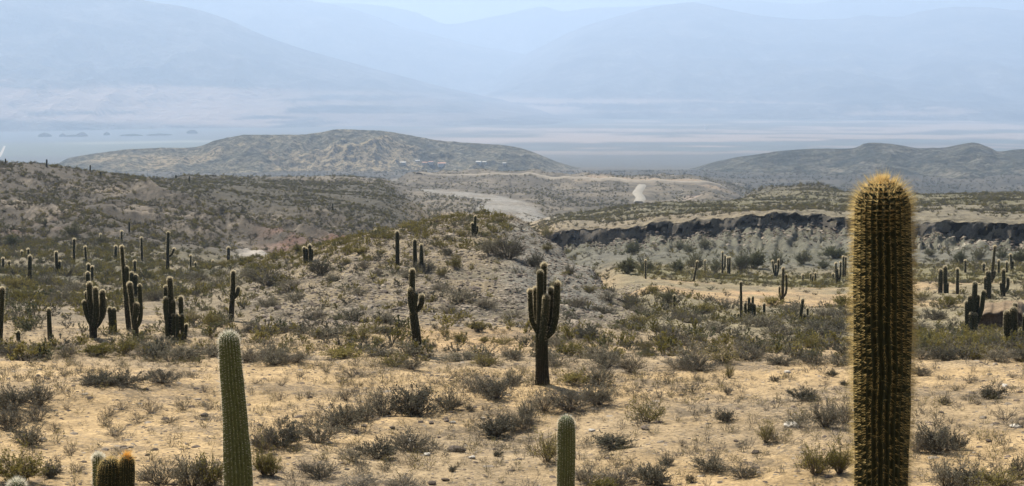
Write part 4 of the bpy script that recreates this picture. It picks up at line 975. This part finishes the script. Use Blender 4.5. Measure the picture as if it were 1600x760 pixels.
# earth bank (cut bank at the right, shade painted into its front)
def bank():
    p = hit(1562, 513, 60.); D = math.hypot(p.x, p.y); m = D / F
    W, H, dep = 36 * m, 28 * m, 5.0
    n, k, e = 40, 12, 10
    vs = []; us = np.linspace(-1, 1, n)
    r = []
    u3 = Vector((p.x / D, p.y / D, 0)); s3 = Vector((u3.y, -u3.x, 0))
    prof = [(-.25, -.3), (-.1, .0), (-.02, .3), (0.0, .6), (.02, .85), (-.06, .97), (.1, 1.03), (.4, 1.05), (1., .98), (2.2, .7), (3.4, .2), (4.2, -.3)]
    for i, u in enumerate(us):
        top = (1 - abs(u) ** 7) * (.85 + .2 * u + .06 * math.sin(u * 9))
        for j, (a, b) in enumerate(prof):
            nn = float(fbm(np.array([u * 4.]), np.array([b * 3.]), 91, 4)[0])
            q = p + s3 * (u * W + nn * .2) + u3 * (a * dep * .6 + nn * .45 + .6 * math.sin(u * 3)) + Vector((0, 0, b * top * H + (0 if b < .9 else nn * .2)))
            g0 = float(grid_z(np.array([q.x]), np.array([q.y]))[0])
            if j in (0, len(prof) - 1) or i in (0, n - 1): q.z = min(q.z, g0 - .3)
            vs.append(q)
    v = np.array([list(a) for a in vs]); kk = len(prof)
    i, j = np.meshgrid(np.arange(n - 1), np.arange(kk - 1), indexing='ij')
    f = np.stack([i*kk + j, (i+1)*kk + j, (i+1)*kk + j + 1, i*kk + j + 1], -1).reshape(-1, 4)
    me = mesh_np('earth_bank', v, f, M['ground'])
    soil = np.array([(.11, .08, .055, 1) if (q % kk) < 6 else (.24, .175, .105, 1) for q in range(len(v))], np.float32)  # front rows coloured darker for the shade on the face, top rows lighter
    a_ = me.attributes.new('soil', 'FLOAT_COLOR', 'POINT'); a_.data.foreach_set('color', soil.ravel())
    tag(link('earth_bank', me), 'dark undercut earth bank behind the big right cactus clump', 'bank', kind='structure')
bank()

# ------------------------------------------------------------------ uncountable scrub and gravel
def scatter(name, label, cat, meshes, pts, scl, rot):
    """stuff: points carrying scale and turn, each instancing one of a few small meshes"""
    coll = bpy.data.collections.new(name + '_kinds')
    for k, mm in enumerate(meshes):
        coll.objects.link(bpy.data.objects.new(f'{name}_kind', mm))
    me = bpy.data.meshes.new(name); me.vertices.add(len(pts)); me.vertices.foreach_set('co', np.asarray(pts, np.float32).ravel())
    a = me.attributes.new('scl', 'FLOAT_VECTOR', 'POINT'); a.data.foreach_set('vector', np.asarray(scl, np.float32).ravel())
    a = me.attributes.new('turn', 'FLOAT_VECTOR', 'POINT'); a.data.foreach_set('vector', np.asarray(rot, np.float32).ravel())
    a = me.attributes.new('pick', 'INT', 'POINT'); a.data.foreach_set('value', rng.integers(0, len(meshes), len(pts)).astype(np.int32))
    o = link(name, me)
    ng = bpy.data.node_groups.new(name + '_nodes', 'GeometryNodeTree')
    ng.interface.new_socket('Geometry', in_out='INPUT', socket_type='NodeSocketGeometry')
    ng.interface.new_socket('Geometry', in_out='OUTPUT', socket_type='NodeSocketGeometry')
    n, l = ng.nodes, ng.links
    gi, go = n.new('NodeGroupInput'), n.new('NodeGroupOutput')
    m2p = n.new('GeometryNodeMeshToPoints'); iop = n.new('GeometryNodeInstanceOnPoints'); ci = n.new('GeometryNodeCollectionInfo')
    ci.inputs['Collection'].default_value = coll; ci.inputs['Separate Children'].default_value = True; ci.inputs['Reset Children'].default_value = True
    def attr(nm, t):
        q = n.new('GeometryNodeInputNamedAttribute'); q.data_type = t; q.inputs['Name'].default_value = nm; return q.outputs[0]
    l.new(gi.outputs[0], m2p.inputs[0]); l.new(m2p.outputs[0], iop.inputs['Points']); l.new(ci.outputs[0], iop.inputs['Instance'])
    iop.inputs['Pick Instance'].default_value = True
    l.new(attr('pick', 'INT'), iop.inputs['Instance Index']); l.new(attr('scl', 'FLOAT_VECTOR'), iop.inputs['Scale'])
    e2r = n.new('FunctionNodeEulerToRotation'); l.new(attr('turn', 'FLOAT_VECTOR'), e2r.inputs[0]); l.new(e2r.outputs[0], iop.inputs['Rotation'])
    l.new(iop.outputs[0], go.inputs[0])
    md = o.modifiers.new('scatter', 'NODES'); md.node_group = ng
    return tag(o, label, cat, kind='stuff')

def low_shrub(seed, mat, nleaf, leaf):
    sv, sf, lv, lf = shrub_parts(seed, 16, 60, nleaf, leaf, .5, .3, .02)
    me = mesh_np('scrub', np.concatenate([sv, lv]), np.concatenate([sf, lf + len(sv)]), M['twig'], False); me.materials.append(M[mat])
    mi = np.zeros(len(sf) + len(lf), np.int32); mi[len(sf):] = 1; me.polygons.foreach_set('material_index', mi); return me
LOW = [low_shrub(800 + k, m, 420, .036) for k, m in enumerate(['leaf_grey', 'leaf_dark', 'leaf_dark', 'leaf_olive', 'leaf_olive', 'leaf_bush'])]
LOWO = [low_shrub(830 + k, m, 420, .036) for k, m in enumerate(['leaf_olive', 'leaf_olive', 'leaf_olive', 'leaf_bush'])]
TUFT = []
for k in range(5):
    sv, sf, lv, lf = shrub_parts(860 + k, 14, 70, 160, .022, .6, .4, .012)
    TUFT.append(mesh_np('tuft', np.concatenate([sv, lv]), np.concatenate([sf, lf + len(sv)]), M['twig'], False)); TUFT[-1].materials.append(M[['leaf_grey', 'leaf_olive', 'leaf_grey', 'leaf_olive', 'leaf_dark'][k]])
    mi = np.zeros(len(sf) + len(lf), np.int32); mi[len(sf):] = 1; TUFT[-1].polygons.foreach_set('material_index', mi)
def sample(n, r0, r1, amax=31., power=1.0):
    az = np.radians(rng.uniform(-amax, amax, n))
    u = rng.random(n); r = (r0 ** power + u * (r1 ** power - r0 ** power)) ** (1 / power)
    return az, r
def finish(az, r, smin, smax, hz=1.0):
    x, y = r * np.sin(az), r * np.cos(az); z = grid_z(x, y)
    n = len(x); s = rng.uniform(smin, smax, n) * (.7 + .6 * rng.random(n))
    scl = np.stack([s, s * rng.uniform(.7, 1, n), s * rng.uniform(.7, 1.2, n) * hz], -1)
    rot = np.stack([np.zeros(n), np.zeros(n), rng.uniform(0, 6.28, n)], -1)
    return np.stack([x, y, z - .02], -1), scl, rot
def pxa(az): return 800 + F * np.tan(az) * .985
# dry tufts near
az, r = sample(11000, 19, 62, 31, 1.3); x, y = r*np.sin(az), r*np.cos(az)
keep = rng.random(len(r)) < (.25 + .75 * sst(-.15, .3, fbm(x / 5, y / 5, 301, 3)))
scatter('dry_tufts', 'thin dry tufts strewn over the sand between the shrubs', 'dry grass', TUFT, *finish(az[keep], r[keep], .15, .6))
# plain 48-235
az, r = sample(15000, 44, 238, 31, 1.2); x, y = r*np.sin(az), r*np.cos(az); q = pxa(az)
sandy = band(960, 1420, 30, q) * band(122, 166, 6, r) * .85 + band(660, 820, 40, q) * band(50, 62, 3, r) * .8 + band(50, 300, 30, q) * band(58, 75, 4, r) * .75
knl = band(400, 985, 45, q) * band(70, 150, 9, r)
dens = (.30 + .7 * sst(-.2, .25, fbm(x / 12, y / 12, 303, 3))) * (1 - sandy) * (1 - .2 * knl) * (1 - .6 * band(790, 960, 30, q) * band(80, 135, 6, r))
keep = rng.random(len(r)) < dens
scatter('plain_scrub', 'low mixed scrub covering the plain and knoll behind', 'scrub', LOW, *finish(az[keep & (r < 60)], r[keep & (r < 60)], .35, .9)) if False else None
P_, S_, R_ = finish(az[keep], r[keep], .5, 1.5)
scatter('plain_scrub', 'low mixed scrub covering the plain and knoll behind', 'scrub', LOW, P_, S_, R_)
# green belt below the talus and olive field
az, r = sample(2600, 165, 222, 31, 1.); q = pxa(az); keep = q > 960
az2, r2 = sample(1500, 56, 84, 31, 1.); q2 = pxa(az2); k2 = q2 > 1380
az3, r3 = sample(5200, 92, 142, 31, 1.); q3 = pxa(az3); k3 = (q3 > 380) & (q3 < 800) & (rng.random(5200) < sst(92, 135, r3))
P_, S_, R_ = finish(np.concatenate([az[keep], az2[k2], az3[k3]]), np.concatenate([r[keep], r2[k2], r3[k3]]), .6, 1.6)
scatter('olive_scrub', 'olive yellow scrub belts on the right plain and knoll crest', 'scrub', LOWO, P_, S_, R_)
# hillside, talus, terrace
az, r = sample(95000, 232, 720, 31, 1.3); x, y = r*np.sin(az), r*np.cos(az); q = pxa(az)
tal = (q > 900) & (r < 352)
bedq = band(375, 490, 20, q) * band(236, 270, 5, r)
dens = np.where(tal, .06, .15 + .85 * sst(-.2, .25, fbm(x / 22, y / 22, 305, 4, .7))) * (1 - bedq)
dens = dens * np.where((q > 690) & (q < 860) & (r > 560), .1, 1)
keep = rng.random(len(r)) < dens
rpw = np.abs(r - rc_of(az)); keep &= (rpw > 6) | (q < 860)
P_, S_, R_ = finish(az[keep], r[keep], .7, 2.4)
scatter('hillside_scrub', 'dark scrub speckling the hillside and river terrace', 'scrub', LOW, P_, S_, R_)
az, r = sample(26000, 700, 1700, 31, 1.2); x, y = r*np.sin(az), r*np.cos(az); q = pxa(az)
inbed = band(-1, 1, .2, (q - np.interp(r, _br, [815, 815, 795, 800, 790, 745, 695, 640])) / np.interp(r, _br, [62, 60, 55, 38, 26, 45, 42, 40])) * (r < 1120)
keep = rng.random(len(r)) < (.3 + .7 * sst(-.2, .2, fbm(x / 60, y / 60, 307, 3))) * (1 - inbed)
keep &= ~((q > 980) & (q < 1022) & (r > 930) & (r < 1340))
P_, S_, R_ = finish(az[keep], r[keep], 1.8, 4.5)
scatter('far_scrub', 'fine dark scrub on the far bluff beside the riverbed', 'scrub', LOW, P_, S_, R_)
az, r = sample(9000, 1300, 2700, 31, 1.3); q = pxa(az); keep = (q > 1130) | (r > 2050)
P_, S_, R_ = finish(az[keep], r[keep], 3, 8)
scatter('flatland_scrub', 'dark scrub trees dotting the flats before the far hills', 'scrub', LOW[1:3] + LOW[5:], P_, S_, R_)
az, r = sample(12000, 72, 238, 31, 1.4); q = pxa(az); x, y = r*np.sin(az), r*np.cos(az)
keep = (q < 470) & (rng.random(len(r)) < sst(72, 105, r) * (.3 + .7 * sst(-.25, .15, fbm(x / 14, y / 14, 311, 3)))) & ~((q > 370) & (r > 232)) & ~((q > 330) & (r < 140) & (rng.random(len(r)) < .5))
P_, S_, R_ = finish(az[keep], r[keep], .7, 1.9)
scatter('left_plain_scrub', 'dense olive and grey scrub covering the left plain', 'scrub', LOW + LOWO, P_, S_, R_)
# gravel
az, r = sample(70000, 18, 80, 31, 1.2); P_, S_, R_ = finish(az, r, .04, .13); big_ = rng.random(len(r)) < .05; S_[big_] *= 2.0
scatter('gravel', 'scattered pebbles and small stones over the sand', 'gravel', STN['n'] + STN['d'] + STN['d'], P_, S_, R_)  # more dark stones than brown, standing in for the pebbles' shadow specks
az, r = sample(80000, 64, 150, 31, 1.2); q = pxa(az); keep = (q > 390) & (q < 1000); P_, S_, R_ = finish(az[keep], r[keep], .10, .40); S_[rng.random(len(S_)) < .04] *= 1.8
scatter('knoll_rubble', 'grey broken stones covering the knoll', 'rubble', STN['n'] + STN['d'] + STN['n'], P_, S_, R_)

az, r = sample(5200, 300, 349, 31, 1.); q = pxa(az); k_ = rc_of(az) / 350
r = 350 - (350 - r) * rng.random(len(r)) ** 1.5; r = r * k_ - 1.; keep = q > 870
P_, S_, R_ = finish(az[keep], r[keep], .3, 1.5)
scatter('cliff_rubble', 'fallen blocks and clods strewn below the dark river cliff', 'rubble', STN['n'] + STN['d'], P_, S_, R_)

# ------------------------------------------------------------------ far village, tower, trees
def box(x0, x1, y0, y1, z0, z1):
    v = [(x0,y0,z0),(x1,y0,z0),(x1,y1,z0),(x0,y1,z0),(x0,y0,z1),(x1,y0,z1),(x1,y1,z1),(x0,y1,z1)]
    return v, [(0,3,2,1),(4,5,6,7),(0,1,5,4),(1,2,6,5),(2,3,7,6),(3,0,4,7)]
def poly(name, v, f, mat, parent):
    me = bpy.data.meshes.new(name); me.from_pydata(v, [], f); me.materials.append(mat); return link(name, me, parent)
hz_dir = 'white house below the middle hill'
VL = [(630,257,9,'leftmost white house below the middle hill'),(652,254,7,'white house second from left below the hill'),(664,258,8,'low white house left of the red-roofed one'),(673,258,7,'narrow white house touching the red-roofed one'),(690,260,12,'long red-roofed house below the middle hill'),(748,257,8,'white house standing apart right of the village'),(757,256,6,'small white house right beside the lone one'),(788,258,5,'rightmost tiny white house under the hill')]
for x, y, s, lab in VL:
    p = hit_ridge(0, x, y); rr = p.length
    root = link('house', None, loc=p); root.rotation_euler = (0, 0, random.uniform(-.4, .4) - math.atan2(p.x, p.y))
    w_ = s * rr / F; d_ = w_ * .7; h_ = 4.2
    v, f = box(-w_/2, w_/2, -d_/2, d_/2, -6, h_); poly('wall', v, f, M['white'], root)
    e = .5; v = [(-w_/2-e,-d_/2-e,h_+.05),(w_/2+e,-d_/2-e,h_+.05),(w_/2+e,d_/2+e,h_+.05),(-w_/2-e,d_/2+e,h_+.05),(-w_/2-e,0,h_+1.8),(w_/2+e,0,h_+1.8)]
    poly('roof', v, [(0,1,5,4),(2,3,4,5),(0,4,3),(1,2,5),(0,3,2,1)], M['roof'] if 'red' in lab else M['white'], root)
    v, f = box(-.6, .6, -d_/2-.06, -d_/2+.1, 0, 2.3); poly('door', v, f, M['door'], root)
    for xx in (-w_*.3, w_*.3):
        v, f = box(xx-.6, xx+.6, -d_/2-.05, -d_/2+.1, 1.2, 2.5); poly('window', v, f, M['glass'], root)
    tag(root, lab, 'house', 'houses under the middle hill')
p = hit(1103, 203, 3000.)
root = link('tower', None, loc=p)
hh = 7 * p.length / F; 
for nm, sec, mt in (('shaft', [(0, .16), (.75, .13)], 'white'), ('tank', [(.74, .2), (.8, .26), (.96, .26), (1., .12)], 'white')):
    vs, fs = [], []
    for k, (z, r_) in enumerate(sec):
        for a in range(16): vs.append((math.cos(a*math.pi/8)*r_*hh, math.sin(a*math.pi/8)*r_*hh, (z if k or nm == 'tank' else -.1) * hh))
    for k in range(len(sec) - 1):
        for a in range(16): fs.append((k*16+a, k*16+(a+1)%16, (k+1)*16+(a+1)%16, (k+1)*16+a))
    fs.append(tuple(range((len(sec)-1)*16, len(sec)*16)))
    poly(nm, vs, fs, M[mt], root)
tag(root, 'tiny white tower on the far valley floor', 'tower')
gp = []
for x, y, wd, h in [(70,214,20,6),(98,214,10,4),(128,213,17,5.5),(115,214,40,2.5),(167,212,9,5),(205,213,34,3),(300,209,18,6),(250,212,40,2.5)]:
    q = hit(x, y, 3000.); m = q.length / F
    n = 420; a = rng.uniform(0, 6.28, n); rr = np.sqrt(rng.random(n)); hh = rng.random(n)
    X_ = q.x + np.cos(a) * rr * wd * m * .5 * (1 - .3 * hh); Y_ = q.y + np.sin(a) * rr * wd * m * .4
    Z_ = q.z + hh * h * m * (1 - .5 * rr)
    gp.append(np.stack([X_, Y_, Z_], -1))
gp = np.concatenate(gp); n = len(gp)
sc_ = rng.uniform(7, 16, n)[:, None] * np.array((1, 1, .9)); rt = rng.uniform(0, 6.28, (n, 3)) * np.array((0, 0, 1))
scatter('far_grove', 'dark tree groves on the far valley floor at left', 'grove', [LOW[1], LOW[5]], gp, sc_, rt)

# ------------------------------------------------------------------ haze: the valley air
top = max((o.matrix_world @ Vector(c)).z for o in col.objects if o.type == 'MESH' and o.name.startswith('mountain') for c in o.bound_box)
v, f = box(-30000, 30000, -28500, 29500, float(Z.min()) - 60, max(top, 10) + 15)
me = bpy.data.meshes.new('haze'); me.from_pydata(v, [], f)
m, nt, n, l = new_mat('valley_haze')
out = n.new('ShaderNodeOutputMaterial'); pv = n.new('ShaderNodeVolumePrincipled')
pv.inputs['Color'].default_value = HAZE_COLOR + (1,); pv.inputs['Density'].default_value = HAZE_DENSITY; pv.inputs['Anisotropy'].default_value = .15
l.new(pv.outputs[0], out.inputs['Volume']); me.materials.append(m)
tag(link('haze', me), 'pale blue haze filling the valley air', 'haze', kind='stuff')
print('TOP', top, 'ZMIN', Z.min(), 'SHRUBS', len(SHRUBS), 'CACTI', len(CACTI))
